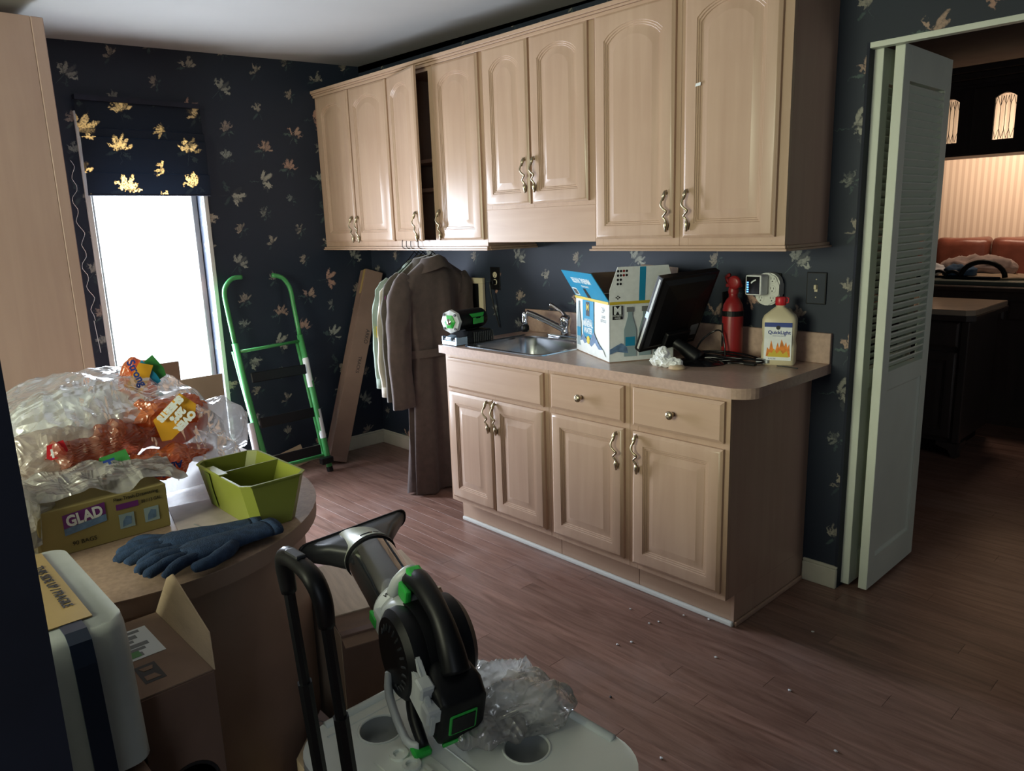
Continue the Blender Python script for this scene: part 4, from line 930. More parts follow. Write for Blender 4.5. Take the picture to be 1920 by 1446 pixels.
FW = Matrix(((wd.x, ax.x, -dp.x, o0.x), (wd.y, ax.y, -dp.y, o0.y), (wd.z, ax.z, -dp.z, o0.z+zl), (0, 0, 0, 1)))
bm = bm_new(); box(bm, 0, .112, 0, LC, -.13, 0, .001); xform(bm, FW); obj('carton', bm, 'carton_brown', lc)
bm = bm_new(); box(bm, -.0008, .1128, LC-.16, LC+.0008, -.06, -.02); xform(bm, FW); obj('tape_strip', bm, 'tape', lc)
bm = bm_new(); box(bm, .0, .112, -.0, .07, .001, .004); xform(bm, FW @ Matrix.Rotation(R(-8), 4, 'X')); obj('bottom_flap', bm, 'carton_brown', lc)
text('stencil', 'ARKO', .035, 'ink', lc, FW @ Matrix.Translation((.085, LC-.43, .0004)) @ Matrix.Rotation(-PI/2, 4, 'Z'))
text('stencil', 'TRACKS', .030, 'ink', lc, FW @ Matrix.Translation((.068, LC-.62, .0004)) @ Matrix.Rotation(-PI/2, 4, 'Z'))
bm = bm_new(); box(bm, -.07, .07, -.0, .004, 0, .13); o = tag(obj('cardboard_piece', bm, 'cardboard_lt', None, loc=(.06, -.70, .0), rot=(0, R(-16), R(80))), 'small scrap of light cardboard standing behind the ladder foot', 'cardboard')
# ================================================================== TABLE AND ITS LOAD
TC = Vector((2.31, -2.341, 0)); TZ = .76
tb = thing('peninsula_table', 'round-ended laminate table with solid curved base in the left foreground', 'table', (1.6, -2.341, 0))
def stadium(r, x0):
    return [(x0-1.6, -r)]+[(TC.x-1.6+r*math.cos(a), r*math.sin(a)) for a in [(-90+180*i/32)*PI/180 for i in range(33)]]+[(x0-1.6, r)]
bm = bm_new(); prism(bm, stadium(.5145, .665), TZ-.042, TZ-.0005, .0); obj('edge_band', bm, 'brown_edge', tb, auto=40)
bm = bm_new(); prism(bm, stadium(.517, .664), TZ-.002, TZ, .0008); obj('top', bm, 'table_lam', tb, auto=40)
bm = bm_new(); prism(bm, stadium(.478, .665), .045, TZ-.0421); obj('base', bm, 'brown_edge', tb, auto=40)
bm = bm_new(); prism(bm, stadium(.482, .665), 0, .045, .002); obj('plinth', bm, 'laminate', tb, auto=40)
# ---- lime caddy
cd = thing('lime_caddy', 'lime green two-compartment plastic tote near the table end', 'container', (2.53, -2.055, TZ))
def cring(x0, x1, y0, y1, z, c=.02): return [(x, y, z) for x, y in [(x0+c, y0), (x1-c, y0), (x1, y0+c), (x1, y1-c), (x1-c, y1), (x0+c, y1), (x0, y1-c), (x0, y0+c)]]
bm = bm_new()
rings(bm, [cring(-.145, .148, -.060, .052, .001), cring(-.163, .140, -.078, .090, .110), cring(-.166, .143, -.081, .093, .110), cring(-.166, .143, -.081, .093, .114), cring(-.160, .137, -.075, .087, .114), cring(-.142, .145, -.057, .049, .005)])
obj('tub', bm, 'lime', cd)
bm = bm_new(); prism(bm, [(-.058, .005), (.051, .005), (.087, .116), (-.074, .116)], -.0015, .0015); xform(bm, frame((-.015, 0, 0), (0, 1, 0), Z3)); obj('divider', bm, 'lime', cd)
bm = bm_new(); box(bm, -.085, .005, -.082, -.058, .112, .117, .001); obj('hand_grip', bm, 'lime', cd)
bm = bm_new(); prism(bm, [(-.10, .01), (-.065, .01), (-.07, .06), (-.065, .106), (-.095, .106), (-.102, .06)], 0, .001); xform(bm, frame((0, -.0632, 0), (1, 0, 0), (0, -.16, 1))); obj('recess_shade', bm, mat('lime_painted_shade', (.16, .21, .03), .5, var=.05), cd)  # flat plate on the tote wall, shading painted in as darker lime
# ---- paper with printed wrench
pp = thing('flyer', 'printed flyer with a tool picture lying on the table beside the tote', 'paper', (2.50, -2.15, TZ+.0008), R(-12))
bm = bm_new(); box(bm, -.14, .15, -.09, .10, 0, .0012); obj('sheet', bm, mat('flyer_paper', (.48, .40, .40), .6, var=.2, vscale=14), pp)
bm = bm_new(); lathe(bm, [(.026, 0), (.026, .0004)], 20, c=(.10, -.03, .0014)); tube(bm, [(.09, -.03, .0016), (.03, -.05, .0016)], .0018, 4); obj('printed_picture', bm, 'inkgrey', pp)
# ---- trash bag box
gb = thing('trash_bag_box', 'yellow trash bag box with purple and blue logo under the milky bag', 'box', (2.40, -2.385, TZ))
bm = bm_new(); box(bm, -.075, .075, -.145, .138, .0, .112, .002); obj('carton', bm, 'yellowbox', gb)
GF = frame((.0755, -.145, 0), (0, 1, 0), Z3)
decal('logo_panel', GF, [(.052, .062), (.142, .062+.012), (.142, .103), (.052, .094)], 'purple', gb); decal('logo_panel', GF, [(.052, .045), (.142, .057), (.142, .0735), (.052, .0615)], 'mount_blue', gb)
text('logo_text', 'GLAD', .036, 'white_print', gb, GF @ Matrix.Translation((.097, .080, .0006)) @ Matrix.Rotation(R(6), 4, 'Z'), bold=.0014, sx=.82)
text('box_text', 'Flex Trash Drawstring', .0125, 'ink', gb, GF @ Matrix.Translation((.212, .100, 0)), sx=.9)
decal('print_band', GF, rect(.165, .215, .074, .088), 'purple', gb); text('box_text', '80 / 13 GAL', .0115, 'ink', gb, GF @ Matrix.Translation((.245, .081, 0)), sx=.8)
for x0 in (.168, .225):
    decal('pictogram', GF, rect(x0, x0+.034, .026, .062), 'bottle_print', gb); decal('pictogram', GF, [(x0+.006, .030), (x0+.026, .034), (x0+.028, .052), (x0+.016, .056), (x0+.008, .044)], 'mount_blue', gb, .0009)
text('box_text', '90 BAGS', .014, 'ink', gb, GF @ Matrix.Translation((.09, .022, 0)))
# ---- cardboard box by the window
wb = thing('open_carton', 'open brown carton with raised flaps on the floor by the window', 'box', (1.15, -1.70, 0))
bm = bm_new(); box(bm, -.15, .15, -.105, .10, 0, .58, .002); obj('carton', bm, 'cardboard_dk', wb)
bm = bm_new(); box(bm, .146, .150, -.105, .092, .58, .905); obj('flap', bm, mat('cardboard_dim', (.30, .21, .16), .85, var=.1), wb)
bm = bm_new(); box(bm, .1505, .1515, -.105, .092, .735, .785); obj('tape_strip', bm, 'cardboard_dk', wb)
bm = bm_new(); box(bm, -.15, -.146, -.13, .025, .58, .935); obj('flap', bm, 'cardboard_dk', wb)
# ---- towel packs in film, clear bag, milky bag
def lump(name, label, cat, c, s, m, amp=.02, fr=9, seed=0, rot=0, sub=4, kind=None):
    bm = bm_new(); blob(bm, (0, 0, 0), s, sub, rot); crumple(bm, amp, fr, seed)
    zmin = min(v.co.z for v in bm.verts)
    return tag(obj(name, bm, m, None, smooth=True, loc=c), label, cat, kind=kind)
M['orange_film'] = film_mat('orange_wrapper_film', (1.0, .30, .09), .80, .45, rough=.2, bscale=14, bstr=.5); M['brick_film'] = film_mat('brick_wrapper_film', (.80, .36, .24), .55, .4, rough=.2, bscale=14, bstr=.5); M['pale_film'] = film_mat('pale_wrapper_film', (.92, .84, .78), .7, .4, rough=.2, bscale=14, bstr=.5)
PK = 'paper towel wrappers heaped on the table'
def pack(label, c, s, m, seed, rot, txt=None):
    t = thing('towel_wrapper', label, 'wrapper', c)
    bm = bm_new(); blob(bm, (0, 0, 0), s, 5, rot); fold(bm, .034, seed, (3, 9, 7), .5); fold(bm, .010, seed+5, (9, 26, 20), 1.2); obj('film', bm, m, t)
    return t
pA = pack('orange and yellow wrapper standing up in front of the window', at(258, 742, 'x', 2.0), (.045, .06, .105), 'orange_film', 1, .3)
pB = pack('orange wrapper printed OVER 20% SHEETS at the right of the bag heap', at(315, 785, 'x', 2.14), (.055, .125, .072), 'orange_film', 2, .2)
pC = pack('orange Absorbent wrapper lying low at the front of the heap', at(290, 872, 'x', 2.24), (.065, .19, .036), 'orange_film', 3, .35)
pD = pack('white crumpled paper towel pack in the middle of the heap', at(165, 775, 'x', 1.95), (.12, .20, .085), 'tissue', 4, .1)
pE = pack('red and white wrapper at the left of the heap', at(90, 850, 'x', 2.19), (.055, .12, .055), 'pale_film', 5, -.1)
pF = pack('brick red wrapper lying across the middle of the heap', at(205, 828, 'x', 2.20), (.050, .19, .050), 'brick_film', 6, .3)
def label_on(par, u, v, x, w, h, m, ang, txt=None, ts=.03, tm='navy', flip=0, pts=None, nm='printed_panel', bold=.001, lift=0):
    p = at(u, v, 'x', x); a = R(ang); n = (CAM-p).normalized()
    xd = Vector((-n.y, n.x, 0)).normalized(); yd = n.cross(xd)
    F = Matrix.Translation(-par.location) @ frame(p+n*lift, xd*math.cos(a)+yd*math.sin(a), -xd*math.sin(a)+yd*math.cos(a))
    if m:
        q_ = pts or [(-w/2, -h*.3), (-w*.35, -h/2), (w*.3, -h/2), (w/2, -h*.2), (w*.45, h/2), (-w*.3, h*.45)]
        bm = bm_new(); n0 = len(q_); top = []; 
        prism(bm, q_, 0, .0015); xform(bm, F); obj(nm, bm, m, par)
    if txt: text('printed_text', txt, ts, tm, par, F @ Matrix.Translation((0, 0, .002)), bold=bold)
label_on(pA, 262, 708, 2.06, .05, .09, 'orange2', -25, None); label_on(pA, 256, 700, 2.08, .1, .1, None, -70, 'Strong', .030); label_on(pA, 290, 690, 2.055, .04, .07, 'leaf', 30); label_on(pA, 280, 698, 2.062, .02, .08, 'blue_print', 35)
label_on(pB, 326, 784, 2.225, .135, .075, 'orange2', 40); label_on(pB, 333, 778, 2.235, .1, .1, None, 222, 'OVER\n20%\nSHEETS', .026, 'white_print', bold=.0022)
label_on(pC, 300, 878, 2.32, .1, .1, None, 184, 'Absorbent', .026, 'navy'); label_on(pC, 212, 870, 2.30, .085, .055, 'leaf', 10); label_on(pC, 208, 874, 2.312, .1, .1, None, 12, 'T', .045, 'navy'); label_on(pC, 297, 892, 2.32, .1, .1, None, 184, '& Strong', .02, 'navy')
label_on(pE, 105, 845, 2.26, .05, .04, 'redcap', 10, None); label_on(pE, 98, 850, 2.268, .1, .1, None, 185, '1', .03, 'white_print')
cbg = thing('clear_bag', 'big crinkled clear plastic bag over the heap of paper towel wrappers', 'bag', (2.0, -2.2, .93))
def draped(x0, x1, y0, y1, h, zb, n1, n2, seed, pw=2.6, a1=.030, f1=6.5):
    bm = bm_new(); vs = []
    for i in range(n1):
        row = []
        for j in range(n2):
            u_ = 2*i/(n1-1)-1; v_ = 2*j/(n2-1)-1
            d = max(0, (1-abs(u_)**pw)*(1-abs(v_)**pw))
            p = Vector((x0+(x1-x0)*(u_+1)/2, y0+(y1-y0)*(v_+1)/2, zb+h*d**.55))
            w = Vector((seed, seed*2, 0)); q1 = 1-2*abs(noise.noise(Vector((p.x*f1*1.7, p.y*f1*.8+p.x*3, p.z*f1))+w)); q2 = 1-2*abs(noise.noise(Vector((p.x*f1*1.3+p.y*9, p.y*f1*2.6, p.z*14))+w*3))
            s_ = min(1, d*6)
            p.z += s_*((q1-.6)*a1*1.6+(q2-.6)*a1*.8); p.x += (q2-.5)*a1*.7*(.3+s_*.7); p.y += (q1-.5)*a1*.8*(.3+s_*.7)
            p.z = max(p.z, zb+.001+.002*abs(q2))
            row.append(bm.verts.new(p))
        vs.append(row)
    for i in range(n1-1):
        for j in range(n2-1): bm.faces.new((vs[i][j], vs[i+1][j], vs[i+1][j+1], vs[i][j+1]))
    return bm
obj('film', draped(-.30, .23, -.40, .28, .325, -.168, 120, 140, 3.3, pw=3.2, a1=.013, f1=6.5), 'clear_bag', cbg, smooth=True)
bm = bm_new(); blob(bm, (.08, .22, -.06), (.10, .11, .10), 5, .3); fold(bm, .06, 5, (3, 9, 6), .9)
for v in bm.verts: v.co.z = max(v.co.z, -.165)
obj('film_corner', bm, 'clear_bag', cbg)
obj('film_fold', draped(-.10, .17, -.34, -.02, .24, -.150, 80, 80, 7.7, a1=.012, f1=8), 'clear_bag', cbg, smooth=True)
mb = thing('milky_bag', 'milky white plastic bag draped over the trash bag box', 'bag', (2.38, -2.38, .875))
bm = bm_new(); n1, n2 = 44, 26; vs = []
for i in range(n1):
    row = []
    for j in range(n2):
        u_ = i/(n1-1); v_ = j/(n2-1)
        y = -.21+u_*.40; x = -.11+v_*.24
        z = .02*math.sin(PI*u_)+.006-max(0, v_-.72)*(.30 if u_ < .17 else .05)-max(0, .10-u_)*.5
        if v_ > .72: x = -.11+.72*.24+(v_-.72)*(.16 if u_ < .17 else .1)
        p = Vector((x, y, z)); q_ = 1-2*abs(noise.noise(p*13+Vector((2, 3, 4))))*1.3
        p.z += q_*.016+noise.noise(p*30)*.006; p.x += noise.noise(p*18+Vector((7, 1, 3)))*.012
        row.append(bm.verts.new(p))
    vs.append(row)
for i in range(n1-1):
    for j in range(n2-1): bm.faces.new((vs[i][j], vs[i+1][j], vs[i+1][j+1], vs[i][j+1]))
o = obj('film', bm, 'milky_bag', mb); sm_ = o.modifiers.new('thickness', 'SOLIDIFY'); sm_.thickness = .0008
bm = bm_new(); blob(bm, (.02, -.20, -.035), (.10, .09, .075), 4); crumple(bm, .03, 10, 15)
for v in bm.verts: v.co.z = max(v.co.z, -.112)
obj('bunched_film', bm, 'milky_bag', mb)
# ---- gloves
def glove(name, label, loc, rz, flip=1, m='glove', thumb=True):
    g = thing(name, label, 'glove', loc, rz)
    bm = bm_new()
    P_ = lambda *a: [(flip*x, y, z) for x, y, z in a]
    tube(bm, P_((0, .15, .018), (0, .10, .020), (0, .04, .022), (.0, -.02, .020), (0, -.045, .016)), [.040, .036, .044, .048, .040], 14, smooth=4, flat=1.0, upv=(1, 0, 0))
    for v in bm.verts: v.co.z = .019+(v.co.z-.019)*.42
    for x, L_, sp, r_ in ((-.036, .070, -.012, .0125), (-.013, .088, -.004, .0135), (.012, .082, .008, .0135), (.034, .062, .022, .012)):
        tube(bm, P_((x*.8, -.02, .018), (x, -.05, .022), (x+sp*.6, -.05-L_*.55, .024), (x+sp, -.05-L_, .015), (x+sp*1.04, -.055-L_, .012)), [r_, r_*1.05, r_, r_*.86, r_*.35], 10, smooth=4)
    if thumb: tube(bm, P_((.030, .05, .018), (.055, .02, .020), (.070, -.02, .018), (.066, -.055, .014), (.065, -.062, .012)), [.016, .016, .0145, .011, .004], 10, smooth=4)
    for v in bm.verts:
        v.co += Vector((noise.noise(v.co*40), noise.noise(v.co*40+Vector((5, 5, 5))), noise.noise(v.co*40+Vector((9, 0, 0))))) * .0022
    obj('knit', bm, m, g, smooth=True)
    bm = bm_new(); tube(bm, P_((0, .149, .019), (0, .172, .018)), [.040, .042], 14, upv=(1, 0, 0))
    for v in bm.verts: v.co.z = .019+(v.co.z-.019)*.42
    obj('cuff', bm, m, g, smooth=True)
    return g
glove('work_glove', 'blue knit work glove with fingers toward the camera on the table edge', (2.745, -2.265, TZ+.006), R(4))
glove('work_glove', 'second blue knit glove lying partly under the first, beside the box', (2.648, -2.275, TZ+.001), R(-14), -1, thumb=False)

# ================================================================== NEAR LEFT STACK
sb_ = thing('dark_carton', 'dark carton under the white wrapped bundle at bottom left', 'box', (3.03, -2.655, 0))
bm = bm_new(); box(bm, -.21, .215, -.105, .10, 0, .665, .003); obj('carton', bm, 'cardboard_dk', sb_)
wp = thing('wrapped_bundle', 'white plastic-wrapped foam bundle with navy bands at the lower left', 'bundle', (3.0, -2.65, .668))
bm = bm_new(); rings(bm, [[(x, y, z) for x, y in rrect(-.20, w2, -.10, .105, .03)] for w2, z in ((.205, .0), (.225, .012), (.222, .03), (.200, .19), (.190, .222), (.175, .232))]); obj('foam_block', bm, 'foam', wp, auto=50)
for y0, y1 in ((.022, .052), (-.035, -.018)):
    bm = bm_new()
    pts = [(-.20, .2345), (.172, .2345), (.193, .224), (.2035, .19), (.2262, .03), (.229, .012), (.2255, .012), (.222, .03), (.199, .188), (.189, .221), (.172, .231), (-.20, .231)]
    prism(bm, pts, y0, y1); xform(bm, Matrix(((1, 0, 0, 0), (0, 0, 1, 0), (0, 1, 0, 0), (0, 0, 0, 1)))); obj('band', bm, 'stripe_dark', wp)
bm = bm_new(); box(bm, -.19, .14, -.02, .068, .2335, .2355); tp_ = obj('tape_label', bm, 'tape', wp)
text('tape_text', 'THIS SIDE UP / FRAGILE', .020, 'ink', wp, frame((-.02, .048, .2358), (1, 0, 0), (0, 1, 0)), bold=.0004)
text('tape_text', 'HANDLE', .02, 'ink', wp, frame((-.06, .010, .2358), (1, 0, 0), (0, 1, 0)), bold=.0004) if 0 else None
cb = thing('shipping_carton', 'brown shipping carton with white address label and one raised flap', 'box', (2.98, -2.47, 0))
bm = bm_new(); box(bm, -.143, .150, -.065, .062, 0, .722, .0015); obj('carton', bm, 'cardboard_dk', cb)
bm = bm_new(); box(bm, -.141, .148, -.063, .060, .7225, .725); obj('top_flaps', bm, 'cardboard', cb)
bm = bm_new(); box(bm, -.10, .02, -.045, .025, .7254, .7260); obj('address_label', bm, 'white_paper', cb)
for k in range(6): decal('label_print', frame((-.093+k*.018, -.035+.0*k, .7257), (1, 0, 0), (0, 1, 0)), rect(0, .010+.004*(k % 2), .0, .045-.01*(k % 3)), 'inkgrey', cb, .0004)
decal('label_print', frame((-.01, -.04, .7257), (1, 0, 0), (0, 1, 0)), rect(0, .022, 0, .026), 'leaf', cb, .0008)
decal('stamp', frame((.045, -.04, .7250), (1, 0, 0), (0, 1, 0)), rect(0, .065, 0, .035), 'ink', cb, .0002); decal('stamp', frame((.05, -.035, .7250), (1, 0, 0), (0, 1, 0)), [(.005, .0), (.018, .005), (.018, .02), (.005, .024)], 'cardboard', cb, .0008); decal('stamp', frame((.08, -.035, .7250), (1, 0, 0), (0, 1, 0)), [(.005, .0), (.022, .0), (.022, .024), (.005, .018)], 'cardboard', cb, .0008)
FV = frame((-.143, .062, .724), (1, 0, 0), (0, .45, 1))
bm = bm_new(); prism(bm, [(0, 0), (.293, 0), (.235, .045), (.02, .085), (0, .07)], -.0015, .0015); xform(bm, FV); obj('flap', bm, 'cardboard_lt', cb)
bm = bm_new(); lathe(bm, [(.05, 0), (.05, .0004), (.044, .0005), (.044, 0)], 28); xform(bm, frame((.1506, -.0, .52), (0, 1, 0), Z3)); obj('stamp_ring', bm, 'ink', cb)

# ================================================================== MIDDLE BOXES, COOLER, BLOWER
mx = thing('middle_carton', 'brown carton under the blower nozzle, flaps loosely folded shut', 'box', (2.60, -1.748, 0), R(-15))
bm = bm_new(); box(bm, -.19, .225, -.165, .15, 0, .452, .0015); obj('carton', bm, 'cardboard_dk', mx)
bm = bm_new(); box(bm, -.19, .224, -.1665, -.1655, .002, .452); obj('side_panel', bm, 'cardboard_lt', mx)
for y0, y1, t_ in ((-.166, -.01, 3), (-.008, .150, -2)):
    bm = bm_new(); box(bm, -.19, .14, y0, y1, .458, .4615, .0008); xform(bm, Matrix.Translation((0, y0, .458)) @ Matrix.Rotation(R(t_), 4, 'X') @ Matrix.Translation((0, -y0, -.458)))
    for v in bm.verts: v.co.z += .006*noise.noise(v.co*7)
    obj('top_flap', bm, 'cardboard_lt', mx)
bm = bm_new(); box(bm, 0, .125, -.165, .148, -.0015, .0015); xform(bm, Matrix.Translation((.138, 0, .466)) @ Matrix.Rotation(R(14), 4, 'Y')); obj('top_flap', bm, 'cardboard', mx)
bm = bm_new(); box(bm, -.006, .006, -.165, .148, -.001, .0026); xform(bm, Matrix.Translation((.138, 0, .467))); obj('corrugated_edge', bm, 'cardboard_lt', mx)
lb_ = thing('flat_carton', 'flattened pinkish carton with torn flap between the table and the boxes', 'box', (2.62, -2.0, 0))
bm = bm_new(); prism(bm, [(.055, .004), (.28, .0), (.29, -.14), (.18, -.13)], 0, .20); obj('carton', bm, 'cardboard_lt', lb_)
bm = bm_new(); prism(bm, [(.06, .004), (.25, .0), (.27, -.11), (.18, -.11)], 0, .003); xform(bm, Matrix.Translation((.0, 0, .206)) @ Matrix.Rotation(R(3), 4, 'X')); obj('flap', bm, mat('pinkish_cardboard', (.48, .36, .33), .8, var=.1), lb_)
text('stamp', '(OO)', .035, 'inkgrey', lb_, frame((.13, -.03, .2125), (1, .1, 0), (0, 1, 0)))
# ---- cooler
LZ = .450
co = thing('wheeled_cooler', 'grey-white wheeled cooler with cup wells in its lid, bottom centre', 'cooler', (3.34, -2.02, 0))
X0, X1, Y0, Y1 = -.292, .290, -.245, .245
bm = bm_new(); rings(bm, [[(x, y, z) for x, y in rrect(X0+a, X1-a, Y0+a, Y1-a, .09)] for a, z in ((.06, .03), (.04, .05), (.014, .36), (.010, .395))]); obj('body', bm, 'cooler', co, auto=50)
bm = bm_new()
out = rrect(X0, X1, Y0, Y1, .11, 8); wells = [(-.188, -.078, .0435), (.071, .095, .0445), (.19, -.10, .0445)]
es = loop(out, LZ)
for cx, cy, r_ in wells: es += loop([(cx+r_*math.cos(a), cy+r_*math.sin(a)) for a in [2*PI*i/28 for i in range(28)]], LZ)
rf = bmesh.ops.triangle_fill(bm, edges=es, use_beauty=True)
fs = [g_ for g_ in rf['geom'] if isinstance(g_, bmesh.types.BMFace)]
ex = bmesh.ops.extrude_face_region(bm, geom=fs)
for v in [g_ for g_ in ex['geom'] if isinstance(g_, bmesh.types.BMVert)]: v.co.z = LZ-.045
obj('lid', bm, 'cooler', co, auto=35)
bm = bm_new(); tube(bm, [(X0+.012, Y0+.09, LZ), (X0+.012, Y1-.09, LZ), (X0+.045, Y1-.035, LZ), (X0+.11, Y1-.012, LZ), (X1-.11, Y1-.012, LZ)], .010, 8, smooth=0); obj('lid_rim', bm, 'cooler', co, smooth=True)
for cx, cy, r_ in wells:
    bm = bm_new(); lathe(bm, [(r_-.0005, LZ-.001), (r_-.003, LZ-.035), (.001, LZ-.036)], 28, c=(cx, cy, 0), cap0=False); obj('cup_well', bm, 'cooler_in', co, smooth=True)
    bm = bm_new(); tube(bm, [(cx+(r_+.003)*math.cos(a), cy+(r_+.003)*math.sin(a), LZ) for a in [2*PI*i/28 for i in range(29)]], .0028, 6, cap=False); obj('well_rim', bm, 'cooler', co, smooth=True)
bm = bm_new(); tube(bm, [(-.245, -.17, LZ), (-.245, .02, LZ), (-.20, .05, LZ), (-.12, .02, LZ), (-.08, -.02, LZ), (.10, -.02, LZ), (.10, -.19, LZ)], .0025, 6); obj('lid_groove', bm, 'cooler', co, smooth=True)
bm = bm_new(); box(bm, -.115, .09, -.145, -.055, LZ-.001, LZ+.0035, .002); obj('name_plate', bm, 'cooler', co)
text('raised_letters', 'IGLOO', .050, 'cooler', co, frame((-.030, -.098, LZ+.0035), (-1, 0, 0), (0, -1, 0)), bold=.0012, ext=.0055, spacing=1.05)
for x in (-.2, .2):
    bm = bm_new(); lathe(bm, [(.045, -.02), (.05, -.016), (.05, .016), (.045, .02)], 20, 'y', (x, Y0-.005, .0505)); obj('wheel', bm, 'black', co, auto=40)
hd = Vector((.075, -.0975, 1)).normalized(); co_i = -co.location
pL = Vector((3.319, -2.346, .95)); pR = Vector((3.442, -2.351, .95)); hh = []
for p in (pL, pR):
    lo = p-hd*((.95-.33)/hd.z); mid = p-hd*((.95-.74)/hd.z)
    bm = bm_new(); tube(bm, [lo+co_i, mid+co_i], .0125, 8); obj('outer_post', bm, 'black', co, auto=40)
    bm = bm_new(); tube(bm, [mid+co_i-hd*.01, p+co_i], .0095, 8); obj('inner_post', bm, 'black', co, auto=40)
up_ = hd
bm = bm_new(); tube(bm, [pL+co_i-hd*.035, pL+co_i+hd*.012, pL+co_i+hd*.034+Vector((.014, 0, 0)), (pL+pR)/2+co_i+hd*.036, pR+co_i+hd*.026+Vector((-.018, 0, 0)), pR+co_i-hd*.004, pR+co_i-hd*.045], [.0125, .0145, .0155, .0135, .0155, .0145, .0125], 12, smooth=4); obj('grip', bm, 'black', co, smooth=True)
bm = bm_new(); box(bm, -.020, .020, -.008, .008, 0, .007, .003, 2); xform(bm, Matrix.Translation((pL*.6+pR*.4)+co_i+hd*.046)); obj('release_button', bm, 'dkgrey', co)
bm = bm_new(); box(bm, -.09, .14, -.30, -.235, .30, .40, .01, 2); xform(bm, Matrix.Translation((0, .03, 0))); obj('handle_mount', bm, 'black', co)
# ---- blower
BD = at(799, 1212, 'z', .612); BN = at(676, 1012, 'z', .715)
fw = (BN-BD).normalized(); sd = fw.cross(Vector((0, 0, 1))).normalized(); uw = sd.cross(fw)
bl = thing('leaf_blower', 'cordless blower with clear tube and flared nozzle resting on the cooler lid', 'blower', (BD.x, BD.y, LZ))
BM = Matrix(((sd.x, fw.x, uw.x, 0), (sd.y, fw.y, uw.y, 0), (sd.z, fw.z, uw.z, BD.z-LZ), (0, 0, 0, 1)))
LB = (BN-BD).length
def bo_(name, bm, m, smooth=False, auto=None): xform(bm, BM); return obj(name, bm, m, bl, smooth, auto)
bm = bm_new(); lathe(bm, [(.058, .105), (.0605, .11), (.060, .20), (.060, LB-.07), (.058, LB-.05)], 32, 'y', cap0=False, cap1=False); o = bo_('clear_tube', bm, 'tube_clear', True); sm_ = o.modifiers.new('t', 'SOLIDIFY'); sm_.thickness = .002
bm = bm_new(); lathe(bm, [(.0605, LB-.078), (.0635, LB-.076), (.0635, LB-.066), (.0605, LB-.064)], 32, 'y'); bo_('tube_collar', bm, 'black', auto=40)
bm = bm_new(); rs = []
for t in (0, .25, .5, .75, 1.0):
    yy = LB-.068+.085*t; ra = .0645*(1-.22*t); rings_ = []
    rs.append([(ra*math.cos(2*PI*k/28), yy-(.012*math.cos(2*PI*k/28) if t > .9 else 0), ra*math.sin(2*PI*k/28)*(1-.45*t)) for k in range(28)])
rings(bm, rs); bo_('nozzle_elbow', bm, mat('greige_plastic', (.36, .38, .33), .38, var=.12, vscale=30), auto=60)
# flared fishtail: wide thin hood
bm = bm_new(); yo = LB
sec = []
for t, w2, h2, z0 in ((0, .058, .034, .0), (.45, .092, .030, -.008), (1.0, .148, .024, -.018)):
    yy = yo-.055+.10*t; sec.append([(x, yy+(.0), z0+z) for x, z in rrect(-w2, w2, -h2, h2, min(h2*.85, .020), 4)])
rings(bm, sec, cap0=True, cap1=False); skew = Matrix(((1, 0, 0, 0), (.18, 1, 0, 0), (0, 0, 1, 0), (0, 0, 0, 1))); xform(bm, Matrix.Translation((0, yo, 0)) @ skew @ Matrix.Translation((0, -yo, 0)))
o = bo_('flared_nozzle', bm, 'dkgrey', auto=50); sm_ = o.modifiers.new('t', 'SOLIDIFY'); sm_.thickness = .002
bm = bm_new(); pr = [(x, yo+.045+.18*x, -.018+z) for x, z in rrect(-.149, .149, -.025, .025, .020, 4)]; tube(bm, pr+[pr[0]], .0045, 6, cap=False); bo_('nozzle_rim', bm, 'black', True)
bm = bm_new(); lathe(bm, [(.064, .105), (.0635, .11), (.0635, .140), (.0615, .145)], 32, 'y', cap0=False, cap1=False); bo_('tube_base_ring', bm, 'grey', auto=40)
bm = bm_new(); lathe(bm, [(.0638, .115), (.0641, .1155), (.0641, .138), (.0638, .1385)], 32, 'y', cap0=False, cap1=False); bo_('ring_label', bm, 'white_print', True)
for i, ch_ in enumerate("WORLD'S MOST POWERFUL"):
    a = R(128-i*5.2)
    if ch_ != ' ': text('label_letter', ch_, .013, 'leaf' if i > 12 else 'ink', bl, BM @ frame((.0642*math.cos(a), .126, .0642*math.sin(a)), (math.sin(a), 0, -math.cos(a)), (0, 1, 0)), bold=.0004)
bm = bm_new(); rs = []
for yy, w2, h2, r_ in ((.035, .050, .085, .04), (.060, .060, .082, .04), (.085, .068, .073, .045), (.100, .066, .067, .058), (.108, .065, .065, .0645)):
    rs.append([(x, yy, z) for x, z in rrect(-w2, w2, -h2, h2, min(r_, w2-.0005, h2-.0005), 5)])
rings(bm, rs); bo_('fan_shroud', bm, 'grey', auto=35)
for s in (-1, 1):
    bm = bm_new(); box(bm, s*.062-.010, s*.062+.010, .075, .120, -.02, .03, .006, 2); bo_('shroud_panel', bm, 'grey')
    bm = bm_new(); box(bm, s*.071-.004, s*.071+.004, .10, .135, -.012, .014, .002); bo_('release_latch', bm, 'green')
    bm = bm_new(); lathe(bm, [(.094, s*.030), (.0985, s*.045), (.096, s*.066), (.078, s*.082), (.0, s*.084)] if s > 0 else [(.094, -.030), (.0985, -.045), (.096, -.062), (.082, -.074), (.0, -.076)], 40, 'x'); bo_('fan_cover', bm, 'black', auto=30)
    for k in range(14):
        a = R(20+k*17); x_ = s*(.070 if s > 0 else .0650)
        bm = bm_new(); tube(bm, [(x_, .086*math.cos(a), .086*math.sin(a)), (x_+s*.013, .056*math.cos(a), .056*math.sin(a))], .0026, 5); bo_('vent_rib', bm, 'dkgrey', True)
